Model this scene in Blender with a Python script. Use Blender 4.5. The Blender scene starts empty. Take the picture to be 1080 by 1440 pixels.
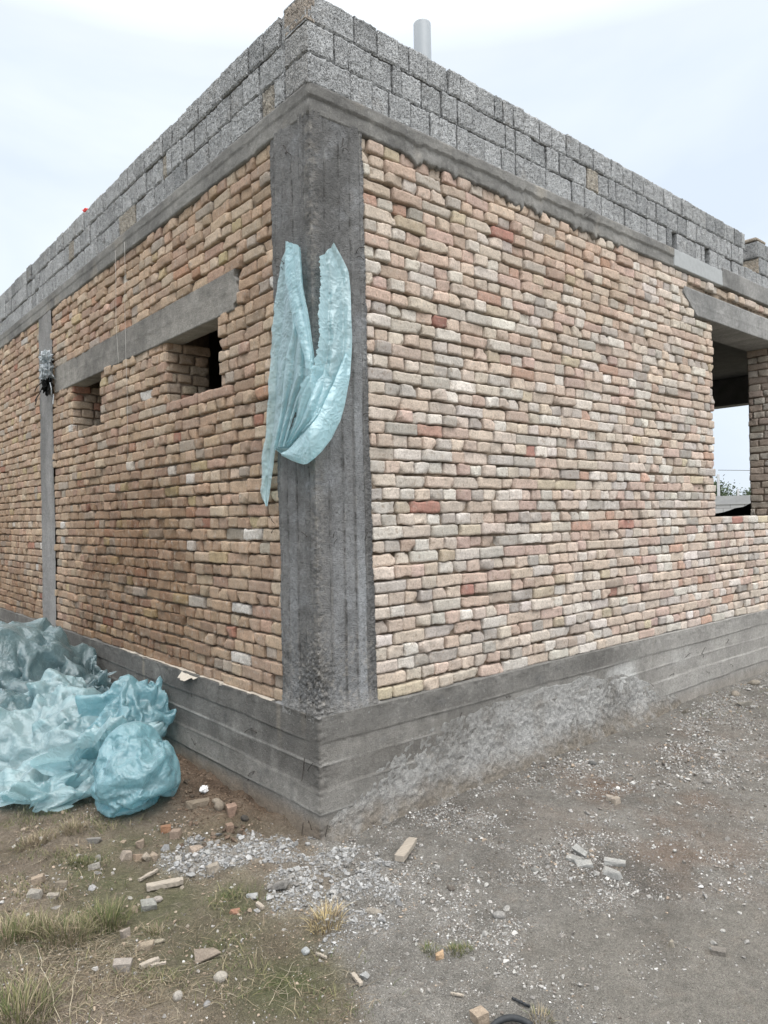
import bpy, bmesh, math, random
import numpy as np
from mathutils import Vector, Matrix, noise as mnoise

random.seed(7)
RNG = np.random.default_rng(11)
SC = bpy.context.scene
COL = SC.collection
R = math.radians

# ------------------------------------------------------------------ camera
YAW, PITCH, ROLL, FOC = R(49.3705), R(0.3285), R(-1.0694), 1010.358
CAM = np.array([-2.02116, -2.86067, 1.55])
FWD = np.array([math.cos(PITCH)*math.cos(YAW), math.cos(PITCH)*math.sin(YAW), math.sin(PITCH)])
_rt = np.array([math.sin(YAW), -math.cos(YAW), 0.0]); _up = np.cross(_rt, FWD)
RGT = _rt*math.cos(ROLL) + _up*math.sin(ROLL)
UPV = -_rt*math.sin(ROLL) + _up*math.cos(ROLL)

def ray(px, py):
    return FWD + RGT*(px-540)/FOC - UPV*(py-720)/FOC

def on_right(px, py, d=0.0):
    r = ray(px, py); t = (-d-CAM[1])/r[1]; return CAM + r*t
def on_left(px, py, d=0.0):
    r = ray(px, py); t = (-d-CAM[0])/r[0]; return CAM + r*t

# ------------------------------------------------------------------ noise
_TAB = np.random.default_rng(5).random(65536).astype(np.float64)
def vnoise(p, seed=0):
    p = np.asarray(p, float); i = np.floor(p).astype(np.int64); f = p - i
    f = f*f*f*(f*(f*6-15)+10)
    out = 0
    for dx in (0, 1):
        for dy in (0, 1):
            for dz in (0, 1):
                h = ((i[..., 0]+dx)*73856093) ^ ((i[..., 1]+dy)*19349663) ^ ((i[..., 2]+dz)*83492791) ^ (seed*2654435)
                h = (h ^ (h >> 13)) & 0xFFFF
                w = (f[..., 0] if dx else 1-f[..., 0])*(f[..., 1] if dy else 1-f[..., 1])*(f[..., 2] if dz else 1-f[..., 2])
                out = out + w*_TAB[h]
    return out*2-1
def fbm(p, octaves=4, seed=0, gain=.5):
    p = np.asarray(p, float); a = 1; s = 0; n = 0
    for k in range(octaves):
        s = s + a*vnoise(p, seed+k*17); n += a; a *= gain; p = p*2.03 + 11.3
    return s/n
def fb2(x, y, sc, octaves=4, seed=0, gain=.5):
    return fbm(np.stack([np.asarray(x)*sc, np.asarray(y)*sc, np.full(np.shape(x), seed*3.7)], -1), octaves, seed, gain)
def sstep(a, b, x):
    t = np.clip((np.asarray(x)-a)/(b-a), 0, 1); return t*t*(3-2*t)
def lerp3(a, b, t):
    t = np.asarray(t)[..., None]; return np.asarray(a)*(1-t)+np.asarray(b)*t

# ------------------------------------------------------------------ mesh helpers
def build(name, V, quads=None, tris=None, mats=(), parent=None, col=None, smooth=True, qmat=None, tmat=None):
    me = bpy.data.meshes.new(name)
    V = np.asarray(V, np.float32).reshape(-1, 3)
    nq = 0 if quads is None else len(quads); nt = 0 if tris is None else len(tris)
    loops = []; starts = []; tot = []
    if nq:
        q = np.asarray(quads, np.int32); loops.append(q.ravel()); starts.append(np.arange(nq)*4); tot.append(np.full(nq, 4))
    if nt:
        t = np.asarray(tris, np.int32); loops.append(t.ravel()); starts.append(nq*4+np.arange(nt)*3); tot.append(np.full(nt, 3))
    loops = np.concatenate(loops).astype(np.int32); starts = np.concatenate(starts).astype(np.int32)
    me.vertices.add(len(V)); me.vertices.foreach_set('co', V.ravel())
    me.loops.add(len(loops)); me.loops.foreach_set('vertex_index', loops)
    me.polygons.add(nq+nt); me.polygons.foreach_set('loop_start', starts)
    try: me.polygons.foreach_set('loop_total', np.concatenate(tot).astype(np.int32))
    except Exception: pass
    if qmat is not None or tmat is not None:
        mi = np.concatenate([x for x in (qmat, tmat) if x is not None]).astype(np.int32)
        me.polygons.foreach_set('material_index', mi)
    me.polygons.foreach_set('use_smooth', np.full(nq+nt, bool(smooth)))
    for m in (mats if isinstance(mats, (list, tuple)) else [mats]): me.materials.append(m)
    if col is not None:
        a = me.color_attributes.new('Col', 'FLOAT_COLOR', 'POINT')
        c = np.ones((len(V), 4), np.float32); 
        if np.ndim(col) > 1: cc = np.asarray(col, np.float32); cc = cc.reshape(-1, cc.shape[-1]); c[:, :cc.shape[1]] = cc
        else: c[:, :3] = col
        a.data.foreach_set('color', c.ravel())
    me.update(calc_edges=True); me.validate()
    o = bpy.data.objects.new(name, me); COL.objects.link(o)
    if parent is not None: o.parent = parent
    return o
def tag(o, label=None, cat=None, group=None, kind=None):
    if label: o['label'] = label
    if cat: o['category'] = cat
    if group: o['group'] = group
    if kind: o['kind'] = kind
    return o
def empty(name, loc=(0, 0, 0)):
    o = bpy.data.objects.new(name, None); COL.objects.link(o); o.location = loc; o.empty_display_size = .1; return o
def grid_quads(nr, nc, off=0, flip=False):
    i = np.arange(nr-1)[:, None]*nc + np.arange(nc-1)[None, :]
    q = np.stack([i, i+1, i+1+nc, i+nc], -1).reshape(-1, 4)+off
    return q[:, ::-1] if flip else q
class Acc:
    """collects pieces of ONE mesh"""
    def __init__(s): s.V = []; s.Q = []; s.T = []; s.C = []; s.QM = []; s.TM = []; s.n = 0
    def add(s, V, Q=None, T=None, C=(.5, .5, .5), m=0):
        V = np.asarray(V, float).reshape(-1, 3)
        C = np.asarray(C, float); C = np.broadcast_to(C, V.shape) if C.ndim == 1 else C.reshape(-1, 3)
        if Q is not None and len(Q): s.Q.append(np.asarray(Q)+s.n); s.QM.append(np.full(len(Q), m))
        if T is not None and len(T): s.T.append(np.asarray(T)+s.n); s.TM.append(np.full(len(T), m))
        s.V.append(V); s.C.append(C); s.n += len(V)
    def box(s, lo, hi, C=(.5, .5, .5), m=0):
        x0, y0, z0 = lo; x1, y1, z1 = hi
        V = [(x0,y0,z0),(x1,y0,z0),(x1,y1,z0),(x0,y1,z0),(x0,y0,z1),(x1,y0,z1),(x1,y1,z1),(x0,y1,z1)]
        s.add(V, [(3,2,1,0),(4,5,6,7),(0,1,5,4),(1,2,6,5),(2,3,7,6),(3,0,4,7)], None, C, m)
    def out(s, name, mats, parent=None, smooth=True):
        return build(name, np.concatenate(s.V), np.concatenate(s.Q) if s.Q else None, np.concatenate(s.T) if s.T else None,
                     mats, parent, np.concatenate(s.C), smooth,
                     np.concatenate(s.QM) if s.Q else None, np.concatenate(s.TM) if s.T else None)
def tube_arrays(pts, rad, n=6, cap=True):
    pts = [Vector(p) for p in pts]; V = []; Q = []; T = []
    rad = rad if hasattr(rad, '__len__') else [rad]*len(pts)
    prev = None
    for i, p in enumerate(pts):
        d = (pts[min(i+1, len(pts)-1)]-pts[max(i-1, 0)]).normalized()
        if prev is None: a = d.orthogonal().normalized()
        else: a = (prev - d*prev.dot(d)).normalized()
        prev = a; b = d.cross(a)
        for k in range(n):
            t = 2*math.pi*k/n; V.append(p+(a*math.cos(t)+b*math.sin(t))*rad[i])
        if i:
            o = (i-1)*n
            for k in range(n): Q.append((o+k, o+(k+1) % n, o+n+(k+1) % n, o+n+k))
    if cap:
        for o, rev in ((0, True), ((len(pts)-1)*n, False)):
            for k in range(1, n-1):
                t = (o, o+k, o+k+1); T.append(t[::-1] if rev else t)
    return np.array([tuple(v) for v in V]), Q, T

# ------------------------------------------------------------------ materials
def new_mat(name):
    m = bpy.data.materials.new(name); m.use_nodes = True; nt = m.node_tree; nt.nodes.clear()
    out = nt.nodes.new('ShaderNodeOutputMaterial'); return m, nt, out
def N(nt, typ, **kw):
    n = nt.nodes.new(typ)
    for k, v in kw.items():
        if k in n.inputs: n.inputs[k].default_value = v
        else: setattr(n, k, v)
    return n
def surf(name, rough=.92, layers=((300, .35), (40, .25)), bumps=(('n', 120, .004),), tints=(), spec=.25, col=None, stretch=(1, 1, 1), gate=False):
    """albedo = Col attribute (or col) x noise layers; tints = (scale, lo, hi, colour, amount) blotches of another colour"""
    m, nt, out = new_mat(name); L = nt.links
    bs = N(nt, 'ShaderNodeBsdfPrincipled'); bs.inputs['Roughness'].default_value = rough
    bs.inputs['Specular IOR Level'].default_value = spec
    L.new(bs.outputs[0], out.inputs[0])
    tc = N(nt, 'ShaderNodeTexCoord'); mp = N(nt, 'ShaderNodeMapping'); mp.inputs['Scale'].default_value = stretch
    L.new(tc.outputs['Object'], mp.inputs[0]); co = mp.outputs[0]
    if col is None:
        at = N(nt, 'ShaderNodeVertexColor', layer_name='Col'); cur = at.outputs[0]
    else:
        rgb = N(nt, 'ShaderNodeRGB'); rgb.outputs[0].default_value = (*col, 1); cur = rgb.outputs[0]
    for sc, lo, hi, tcol, amt in tints:
        nz = N(nt, 'ShaderNodeTexNoise', Scale=sc, Detail=5.0, Roughness=.62); L.new(co, nz.inputs['Vector'])
        mr = N(nt, 'ShaderNodeMapRange'); mr.inputs[1].default_value = lo; mr.inputs[2].default_value = hi; mr.inputs[4].default_value = amt
        L.new(nz.outputs[0], mr.inputs[0]); fac = mr.outputs[0]
        if gate and sc > 60: mg = N(nt, 'ShaderNodeMath', operation='MULTIPLY'); L.new(fac, mg.inputs[0]); L.new(at.outputs[1], mg.inputs[1]); fac = mg.outputs[0]
        mx = N(nt, 'ShaderNodeMix', data_type='RGBA'); L.new(fac, mx.inputs[0]); L.new(cur, mx.inputs[6]); mx.inputs[7].default_value = (*tcol, 1)
        cur = mx.outputs[2]
    for sc, amt in layers:
        nz = N(nt, 'ShaderNodeTexNoise', Scale=sc, Detail=4.0, Roughness=.65); L.new(co, nz.inputs['Vector'])
        mr = N(nt, 'ShaderNodeMapRange'); mr.inputs[1].default_value = .25; mr.inputs[2].default_value = .75
        mr.inputs[3].default_value = 1-amt; mr.inputs[4].default_value = 1+amt; mr.clamp = True
        L.new(nz.outputs[0], mr.inputs[0])
        vm = N(nt, 'ShaderNodeVectorMath', operation='SCALE'); L.new(cur, vm.inputs[0]); L.new(mr.outputs[0], vm.inputs['Scale'])
        cur = vm.outputs[0]
    L.new(cur, bs.inputs['Base Color'])
    nrm = None
    for typ, sc, dist in bumps:
        if typ == 'n':
            t = N(nt, 'ShaderNodeTexNoise', Scale=sc, Detail=6.0, Roughness=.7); h = t.outputs[0]
        else:
            t = N(nt, 'ShaderNodeTexVoronoi', Scale=sc); t.feature = 'F1'; t.inputs['Randomness'].default_value = 1
            mr = N(nt, 'ShaderNodeMapRange'); mr.inputs[1].default_value = .05; mr.inputs[2].default_value = .5; L.new(t.outputs[0], mr.inputs[0]); h = mr.outputs[0]
        L.new(tc.outputs['Object'], t.inputs['Vector'])
        b = N(nt, 'ShaderNodeBump', Strength=1.0, Distance=dist); L.new(h, b.inputs['Height'])
        if nrm is not None: L.new(nrm, b.inputs['Normal'])
        nrm = b.outputs[0]
    if nrm is not None: L.new(nrm, bs.inputs['Normal'])
    return m

M_BRICK = surf('brick', .95, ((420, .2), (90, .2), (16, .14)), (('n', 70, .009), ('n', 220, .004)),
               tints=((26, .56, .70, (.47, .43, .38), .5), (34, .56, .68, (.25, .19, .14), .55), (120, .60, .68, (.15, .11, .08), .65), (9, .52, .72, (.40, .33, .26), .4)))
M_MORTAR = surf('mud_mortar', .97, ((200, .3), (30, .3)), (('n', 70, .012), ('n', 240, .004)), tints=((20, .5, .7, (.30, .25, .20), .6),))
M_BLOCK = surf('cinder_block', .97, ((150, .28), (260, .4), (14, .12)), (('v', 115, .010), ('n', 140, .010)), tints=((105, .53, .60, (.08, .082, .085), .6), (120, .42, .34, (.58, .585, .59), .7), (5, .58, .76, (.33, .28, .22), .3), (3, .58, .72, (.17, .175, .18), .35)))  # darkest tint paints the shade inside the open pores
M_CONC = surf('cast_concrete', .93, ((170, .24), (40, .18), (6, .2)), (('n', 60, .006), ('n', 220, .005)), tints=((110, .61, .68, (.08, .08, .08), .55), (60, .62, .72, (.45, .44, .42), .4), (4, .55, .7, (.40, .39, .36), .3), (7, .58, .72, (.11, .11, .11), .45)))
M_COLUMN = surf('column_concrete', .85, ((190, .25), (40, .18), (9, .2)), (('v', 120, .004), ('n', 150, .006)), spec=.35, tints=((5, .52, .7, (.30, .315, .33), .4), (70, .60, .68, (.06, .06, .06), .6)))
M_CRUST = surf('cement_crust', .97, ((170, .35), (45, .3)), (('n', 55, .03), ('n', 180, .012)), tints=((8, .5, .68, (.46, .455, .44), .6), (5, .55, .7, (.24, .21, .175), .55)))
M_BOARD = surf('foam_board', .8, ((60, .04),), (('n', 80, .001),), col=(.36, .375, .38))
M_WIRE = surf('rusty_wire', .75, ((200, .3),), (), col=(.035, .028, .024))
M_SLAB = surf('dark_concrete', .95, ((60, .2), (8, .2)), (('n', 60, .003),), col=(.22, .22, .215))
M_ROCK = surf('stone', .95, ((160, .22), (35, .18)), (('n', 110, .005), ('n', 30, .008)), tints=((30, .55, .72, (.26, .22, .175), .4),))
M_GRAVEL = surf('gravel', .96, ((220, .25),), ())
M_GROUND = surf('earth', .97, ((330, .38), (120, .32), (28, .22), (5, .14)), (('n', 45, .014), ('n', 160, .010), ('v', 210, .004)),
                tints=((150, .57, .66, (.40, .385, .36), .8), (70, .60, .70, (.085, .066, .05), .7), (230, .62, .70, (.46, .45, .43), .75), (95, .61, .68, (.30, .25, .20), .6), (11, .54, .72, (.22, .185, .15), .4)), gate=True)
M_WOOD = surf('weathered_wood', .85, ((20, .2), (150, .15)), (('n', 90, .002),), col=(.31, .275, .23), stretch=(1, 8, 8))
M_GRASS = surf('grass', .8, ((30, .2),), ())
M_PVC = surf('grey_pvc', .45, ((6, .05),), (), col=(.25, .28, .305), spec=.5)
M_RUBBER = surf('black_rubber', .6, ((60, .3),), (), col=(.03, .033, .036))
M_PAPER = surf('white_paper', .8, ((30, .05),), (), col=(.78, .78, .78))
M_FELT = surf('felt_paper', .9, ((60, .2),), (('n', 60, .003),), col=(.46, .42, .36))
M_BLACK = surf('black_sheet', .5, ((40, .2),), (), col=(.006, .006, .006))

def plastic(name, tint, clear=.12, dirt=.3, wr=16):
    m, nt, out = new_mat(name); L = nt.links
    tc = N(nt, 'ShaderNodeTexCoord')
    n1 = N(nt, 'ShaderNodeTexNoise', Scale=9.0, Detail=6.0, Roughness=.65); L.new(tc.outputs['Object'], n1.inputs['Vector'])
    mr = N(nt, 'ShaderNodeMapRange'); mr.inputs[1].default_value = .5; mr.inputs[2].default_value = .75; mr.inputs[4].default_value = dirt
    L.new(n1.outputs[0], mr.inputs[0])
    mx = N(nt, 'ShaderNodeMix', data_type='RGBA'); mx.inputs[6].default_value = (*tint, 1); mx.inputs[7].default_value = (.30, .33, .31, 1)
    L.new(mr.outputs[0], mx.inputs[0])
    n2 = N(nt, 'ShaderNodeTexNoise', Scale=float(wr), Detail=3.0, Roughness=.5, Distortion=1.6); L.new(tc.outputs['Object'], n2.inputs['Vector'])
    n3 = N(nt, 'ShaderNodeTexVoronoi', Scale=float(wr)*1.1); n3.feature = 'DISTANCE_TO_EDGE'; L.new(tc.outputs['Object'], n3.inputs['Vector'])
    b1 = N(nt, 'ShaderNodeBump', Strength=.6, Distance=.005); L.new(n2.outputs[0], b1.inputs['Height'])
    b2 = N(nt, 'ShaderNodeBump', Strength=.3, Distance=.004); L.new(n3.outputs[0], b2.inputs['Height']); L.new(b1.outputs[0], b2.inputs['Normal'])
    n4 = N(nt, 'ShaderNodeTexNoise', Scale=7.0, Detail=2.0); L.new(tc.outputs['Object'], n4.inputs['Vector'])
    v2 = N(nt, 'ShaderNodeVectorMath', operation='MULTIPLY_ADD'); v2.inputs[1].default_value = (.12, .12, .12); L.new(n4.outputs[1], v2.inputs[0]); L.new(tc.outputs['Object'], v2.inputs[2])
    n5 = N(nt, 'ShaderNodeTexVoronoi', Scale=21.0); n5.feature = 'DISTANCE_TO_EDGE'; L.new(v2.outputs[0], n5.inputs['Vector'])
    m5 = N(nt, 'ShaderNodeMapRange'); m5.inputs[1].default_value = .0; m5.inputs[2].default_value = .035; m5.inputs[3].default_value = .22; m5.inputs[4].default_value = 0; L.new(n5.outputs[0], m5.inputs[0])
    mx2 = N(nt, 'ShaderNodeMix', data_type='RGBA'); L.new(m5.outputs[0], mx2.inputs[0]); L.new(mx.outputs[2], mx2.inputs[6]); mx2.inputs[7].default_value = (.66, .80, .82, 1); mx = mx2
    for sc6, ds6 in ((17.0, .003), (44.0, .0045), (90.0, .002)):
        n6 = N(nt, 'ShaderNodeTexVoronoi', Scale=sc6); L.new(v2.outputs[0], n6.inputs['Vector']); b6 = N(nt, 'ShaderNodeBump', Strength=.9, Distance=ds6); L.new(n6.outputs[0], b6.inputs['Height']); L.new(b2.outputs[0], b6.inputs['Normal']); b2 = b6
    d = N(nt, 'ShaderNodeBsdfDiffuse'); t = N(nt, 'ShaderNodeBsdfTranslucent'); g = N(nt, 'ShaderNodeBsdfGlossy', Roughness=.33); tr = N(nt, 'ShaderNodeBsdfTransparent')
    for s in (d, t): L.new(mx.outputs[2], s.inputs[0]); L.new(b2.outputs[0], s.inputs['Normal'])
    L.new(b2.outputs[0], g.inputs['Normal']); g.inputs[0].default_value = (.9, .95, 1, 1)
    tr.inputs[0].default_value = (.66, .88, .92, 1)
    m1 = N(nt, 'ShaderNodeMixShader'); m1.inputs[0].default_value = .45; L.new(d.outputs[0], m1.inputs[1]); L.new(t.outputs[0], m1.inputs[2])
    m2 = N(nt, 'ShaderNodeMixShader'); m2.inputs[0].default_value = clear; L.new(m1.outputs[0], m2.inputs[1]); L.new(tr.outputs[0], m2.inputs[2])
    lw = N(nt, 'ShaderNodeLayerWeight', Blend=.5); L.new(b2.outputs[0], lw.inputs['Normal']); pw = N(nt, 'ShaderNodeMath', operation='POWER'); L.new(lw.outputs['Facing'], pw.inputs[0]); pw.inputs[1].default_value = 4.0
    fr = N(nt, 'ShaderNodeMath', operation='MULTIPLY_ADD'); L.new(pw.outputs[0], fr.inputs[0]); fr.inputs[1].default_value = .55; fr.inputs[2].default_value = .055
    m3 = N(nt, 'ShaderNodeMixShader'); L.new(fr.outputs[0], m3.inputs[0]); L.new(m2.outputs[0], m3.inputs[1]); L.new(g.outputs[0], m3.inputs[2])
    L.new(m3.outputs[0], out.inputs[0]); return m
M_FILM = plastic('blue_film', (.31, .525, .575), .36, .35)
M_FILM_HANG = plastic('hanging_film', (.54, .755, .80), .22, .12, 24)
M_FILM_DARK = plastic('dull_film', (.20, .285, .30), .30, .45)
M_FILM_PALE = plastic('pale_film', (.44, .60, .625), .30, .4)

# ------------------------------------------------------------------ world, sun, camera
def make_world():
    w = bpy.data.worlds.new('World'); SC.world = w; w.use_nodes = True; nt = w.node_tree; L = nt.links; nt.nodes.clear()
    out = N(nt, 'ShaderNodeOutputWorld'); bg = N(nt, 'ShaderNodeBackground'); L.new(bg.outputs[0], out.inputs[0])
    sky = N(nt, 'ShaderNodeTexSky'); sky.sky_type = 'NISHITA'; sky.sun_disc = False; sky.sun_elevation = SUN_EL; sky.sun_rotation = SUN_ROT
    sky.air_density = 1.0; sky.dust_density = 2.0
    tc = N(nt, 'ShaderNodeTexCoord'); sep = N(nt, 'ShaderNodeSeparateXYZ'); L.new(tc.outputs['Generated'], sep.inputs[0])
    # overcast veil: brighter towards the zenith, bluish grey low patches
    mp = N(nt, 'ShaderNodeMapping'); mp.inputs['Scale'].default_value = (1, 1, 2.2); L.new(tc.outputs['Generated'], mp.inputs[0])
    nz = N(nt, 'ShaderNodeTexNoise', Scale=1.7, Detail=5.0, Roughness=.55, Distortion=.4); L.new(mp.outputs[0], nz.inputs['Vector'])
    mr = N(nt, 'ShaderNodeMapRange'); mr.inputs[1].default_value = .38; mr.inputs[2].default_value = .60; L.new(nz.outputs[0], mr.inputs[0])
    cl = N(nt, 'ShaderNodeMix', data_type='RGBA'); L.new(mr.outputs[0], cl.inputs[0])
    cl.inputs[6].default_value = (6.3, 7.1, 8.1, 1); cl.inputs[7].default_value = (7.4, 8.05, 8.65, 1)
    zr = N(nt, 'ShaderNodeMapRange'); zr.inputs[1].default_value = .54; zr.inputs[2].default_value = 1.0; zr.inputs[3].default_value = 1.0; zr.inputs[4].default_value = 4.4
    L.new(sep.outputs[2], zr.inputs[0])
    zn = N(nt, 'ShaderNodeMapRange'); zn.inputs[1].default_value = .5; zn.inputs[2].default_value = .85; L.new(sep.outputs[2], zn.inputs[0])
    c2 = N(nt, 'ShaderNodeMix', data_type='RGBA'); L.new(zn.outputs[0], c2.inputs[0]); L.new(cl.outputs[2], c2.inputs[6]); c2.inputs[7].default_value = (9.0, 8.75, 8.5, 1)
    vs = N(nt, 'ShaderNodeVectorMath', operation='SCALE'); L.new(c2.outputs[2], vs.inputs[0]); L.new(zr.outputs[0], vs.inputs['Scale'])
    mix = N(nt, 'ShaderNodeMix', data_type='RGBA'); mix.inputs[0].default_value = .93; L.new(sky.outputs[0], mix.inputs[6]); L.new(vs.outputs[0], mix.inputs[7])
    L.new(mix.outputs[2], bg.inputs[0]); bg.inputs[1].default_value = .1

# sun behind the photographer and to the right, veiled by cloud
SUN_AZ = R(-104)      # direction TOWARDS the sun in world x/y
SUN_EL = R(48)
SUN_ROT = math.pi/2 - SUN_AZ
make_world()
sd = bpy.data.lights.new('sun', 'SUN'); sd.energy = 1.5; sd.angle = R(50); sd.color = (1, .972, .94)
so = bpy.data.objects.new('sun', sd); COL.objects.link(so)
sv = Vector((math.cos(SUN_AZ)*math.cos(SUN_EL), math.sin(SUN_AZ)*math.cos(SUN_EL), math.sin(SUN_EL)))
so.rotation_euler = (-sv).to_track_quat('-Z', 'Y').to_euler(); so.location = (0, -8, 12)

cd = bpy.data.cameras.new('camera'); cam = bpy.data.objects.new('camera', cd); COL.objects.link(cam); SC.camera = cam
cd.sensor_fit = 'HORIZONTAL'; cd.sensor_width = 36; cd.lens = 36*FOC/1080; cd.clip_start = .05; cd.clip_end = 2000
mw = Matrix.Identity(4)
for r in range(3):
    mw[r][0] = RGT[r]; mw[r][1] = UPV[r]; mw[r][2] = -FWD[r]; mw[r][3] = CAM[r]
cam.matrix_world = mw
SC.view_settings.view_transform = 'Standard'; SC.view_settings.look = 'None'; SC.view_settings.gamma = 1
SC.view_settings.exposure = 0.38
SC.render.resolution_x, SC.render.resolution_y = 768, 1024
SC.cycles.max_bounces = 8; SC.cycles.transparent_max_bounces = 24
# ------------------------------------------------------------------ the building
ZP, ZB0, ZB1 = .58, 3.52, 3.664          # plinth top, ring beam bottom and top
COURSE = .07
UEND, VEND, WT = 9.3, 9.0, .33           # far ends and wall thickness
WIN_U0 = 4.25
WIN_U1 = float(on_right(1052, 600, -WT)[0]) + .005
bld = empty('brick_building')
tag(bld, 'unfinished buff brick building with grey concrete corner column and block parapet', 'building')

def fr_right(s, d, z): return np.stack([s, -d, z], -1)
def fr_left(s, d, z): return np.stack([-d, s, z], -1)

def brick_mesh(W, H, frame, cs, cz, cd, tilt, col, seed, depth=.05, r=.009, rough=1.0, long=False):
    nx, ny = (15, 8) if long else (10, 8)
    a = np.linspace(-1, 1, nx); b = np.linspace(-1, 1, ny)
    e = .86
    a = np.sign(a)*np.abs(a)**.72; b = np.sign(b)*np.abs(b)**.72
    A, B = np.meshgrid(a*W/2, b*H/2)
    ex = W/2-np.abs(A); ez = H/2-np.abs(B)
    rr = r*(1+.5*math.sin(seed*1.7))
    dx = np.clip(rr-ex, 0, rr); dz = np.clip(rr-ez, 0, rr)
    drop = rr-np.sqrt(np.clip(rr*rr-np.minimum(dx*dx+dz*dz, rr*rr), 0, None))
    # rounded corners in the face plane
    q = np.sqrt(dx*dx+dz*dz); k = np.where(q > rr, rr/np.maximum(q, 1e-9), 1.0)
    A2 = np.sign(A)*(np.abs(A)-dx*(1-k)*1.6); B2 = np.sign(B)*(np.abs(B)-dz*(1-k)*1.6)
    P = np.stack([A2*22+seed*7.31, B2*22, np.full_like(A2, seed*3.17)], -1)
    n1 = fbm(P, 3, 3); n2 = fbm(P*1.0+40, 3, 9); n3 = fbm(P*.7+80, 3, 21)
    edge = np.exp(-np.minimum(ex, ez)/.012)
    A2 = A2 + n2*.008*edge*rough; B2 = B2 + n1*.007*edge*rough
    D = -drop + n3*.006*rough - np.clip(n1-.25, 0, 1)*.016*edge*rough
    if math.sin(seed*12.9) > .1:                 # a knocked-off corner
        sx, sz = (1 if math.sin(seed*5.1) > 0 else -1), (1 if math.sin(seed*3.3) > 0 else -1)
        q2 = np.hypot((W/2-sx*A)*.8, H/2-sz*B); r0 = .014+.016*abs(math.sin(seed*8.7)); D = D-np.clip(r0-q2+n2*.006, 0, 1)*.9*rough
    D = D + A2*tilt[1] + B2*tilt[2]
    c, s = math.cos(tilt[0]), math.sin(tilt[0])
    S = cs + A2*c - B2*s; Z = cz + A2*s + B2*c
    V = frame(S, cd+D, Z).reshape(-1, 3)
    idx = np.arange(nx*ny).reshape(ny, nx)
    ring = np.concatenate([idx[0, :], idx[1:, -1], idx[-1, -2::-1], idx[-2:0:-1, 0]])
    Vb = frame(S.ravel()[ring], np.full(len(ring), cd-depth), Z.ravel()[ring])
    Q = grid_quads(ny, nx); m = len(ring); o = nx*ny
    k = np.arange(m); kn = (k+1) % m
    Q2 = np.stack([ring[kn], ring[k], o+k, o+kn], -1)
    cv = np.asarray(col)*(1+.10*n3.reshape(-1, 1))
    C = np.concatenate([cv, np.repeat(np.asarray(col)[None], m, 0)*.95])
    return np.concatenate([V, Vb]), np.concatenate([Q, Q2]), C

PAL_R = [((.565, .468, .39), 34), ((.57, .497, .428), 28), ((.61, .565, .512), 23), ((.53, .415, .345), 14), ((.50, .455, .41), 13), ((.52, .40, .345), 10), ((.43, .395, .36), 7), ((.54, .465, .35), 2.5), ((.40, .22, .18), .9), ((.49, .33, .26), 2)]  # front wall whiter than side: efflorescence, plus stronger light put into the colour
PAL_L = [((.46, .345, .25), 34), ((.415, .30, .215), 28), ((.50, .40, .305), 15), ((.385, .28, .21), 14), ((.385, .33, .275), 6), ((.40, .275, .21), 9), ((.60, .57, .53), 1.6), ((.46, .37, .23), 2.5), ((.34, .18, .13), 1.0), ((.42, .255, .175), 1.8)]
def pick(rng, pal):
    w = np.array([p[1] for p in pal], float); c = np.array(pal[rng.choice(len(pal), p=w/w.sum())][0])
    return np.clip(c*(1+rng.normal(0, .095))*(1+rng.normal(0, .010, 3)), .02, .75)

def runs(s0, s1, z, holes):
    segs = [(s0, s1)]
    for h in holes:
        hs0, hs1, hz0, hz1 = h[:4]
        if not (hz0 < z < hz1): continue
        e0 = hs0 + (h[4](z) if len(h) > 4 and h[4] else 0); e1 = hs1 + (h[5](z) if len(h) > 5 and h[5] else 0)
        nw = []
        for a, b in segs:
            if e1 <= a or e0 >= b: nw.append((a, b)); continue
            if e0 > a: nw.append((a, e0))
            if e1 < b: nw.append((e1, b))
        segs = nw
    return [(a, b) for a, b in segs if b-a > .03]

def brick_panel(acc, frame, s0, s1, z0, z1, holes, pal, seed, course=COURSE, stain=None, first=0, calm=1.0, far=None):
    rng = np.random.default_rng(seed); n = int(round((z1-z0)/course)); ch = (z1-z0)/n
    for i in range(n):
        zc = z0+(i+.5)*ch
        for a, b in runs(s0, s1, zc, holes):
            p = a
            stretch = (i+first) % 2 == 0
            lead = True
            while p < b-.025:
                head = (rng.random() < .20) if stretch else (rng.random() > .05)
                L = (.112 if head else .222)*(1+rng.normal(0, .04))
                if lead: L *= rng.choice([.45, .75, 1.0]) if not stretch else rng.choice([.55, .8, 1.0]); lead = False
                rem = b-p-L
                if rem < .045: L = b-p
                elif rem < .09 and L > .15: L = (b-p)*.55
                j = rng.uniform(.007, .016)*(1 if rng.random() > .15 else .5)
                W = max(L-j, .02); H = ch - rng.uniform(.0055, .0115) - (rng.uniform(0, .008) if rng.random() < .15 else 0)
                s = p+L/2
                wav = float(fb2(np.array([s]), np.array([i*.7]), 1.1, 2, 31)[0])*.008*calm + rng.normal(0, .0015)
                c = pick(rng, pal)
                if stain is not None: c = c*stain(s, zc)
                dd = rng.normal(0, .0055)*calm - (.010 if rng.random() < .012 else 0)
                V, Q, C = brick_mesh(W, H, frame, s, zc+wav, dd, (rng.normal(0, .013)*calm, rng.normal(0, .03)*calm, rng.normal(0, .02)*calm), c, rng.random()*100, r=rng.uniform(.002, .0065), rough=calm*rng.uniform(.7, 1.5), long=W > .15)
                acc.add(V, Q, None, C, 0)
                p += L

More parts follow.
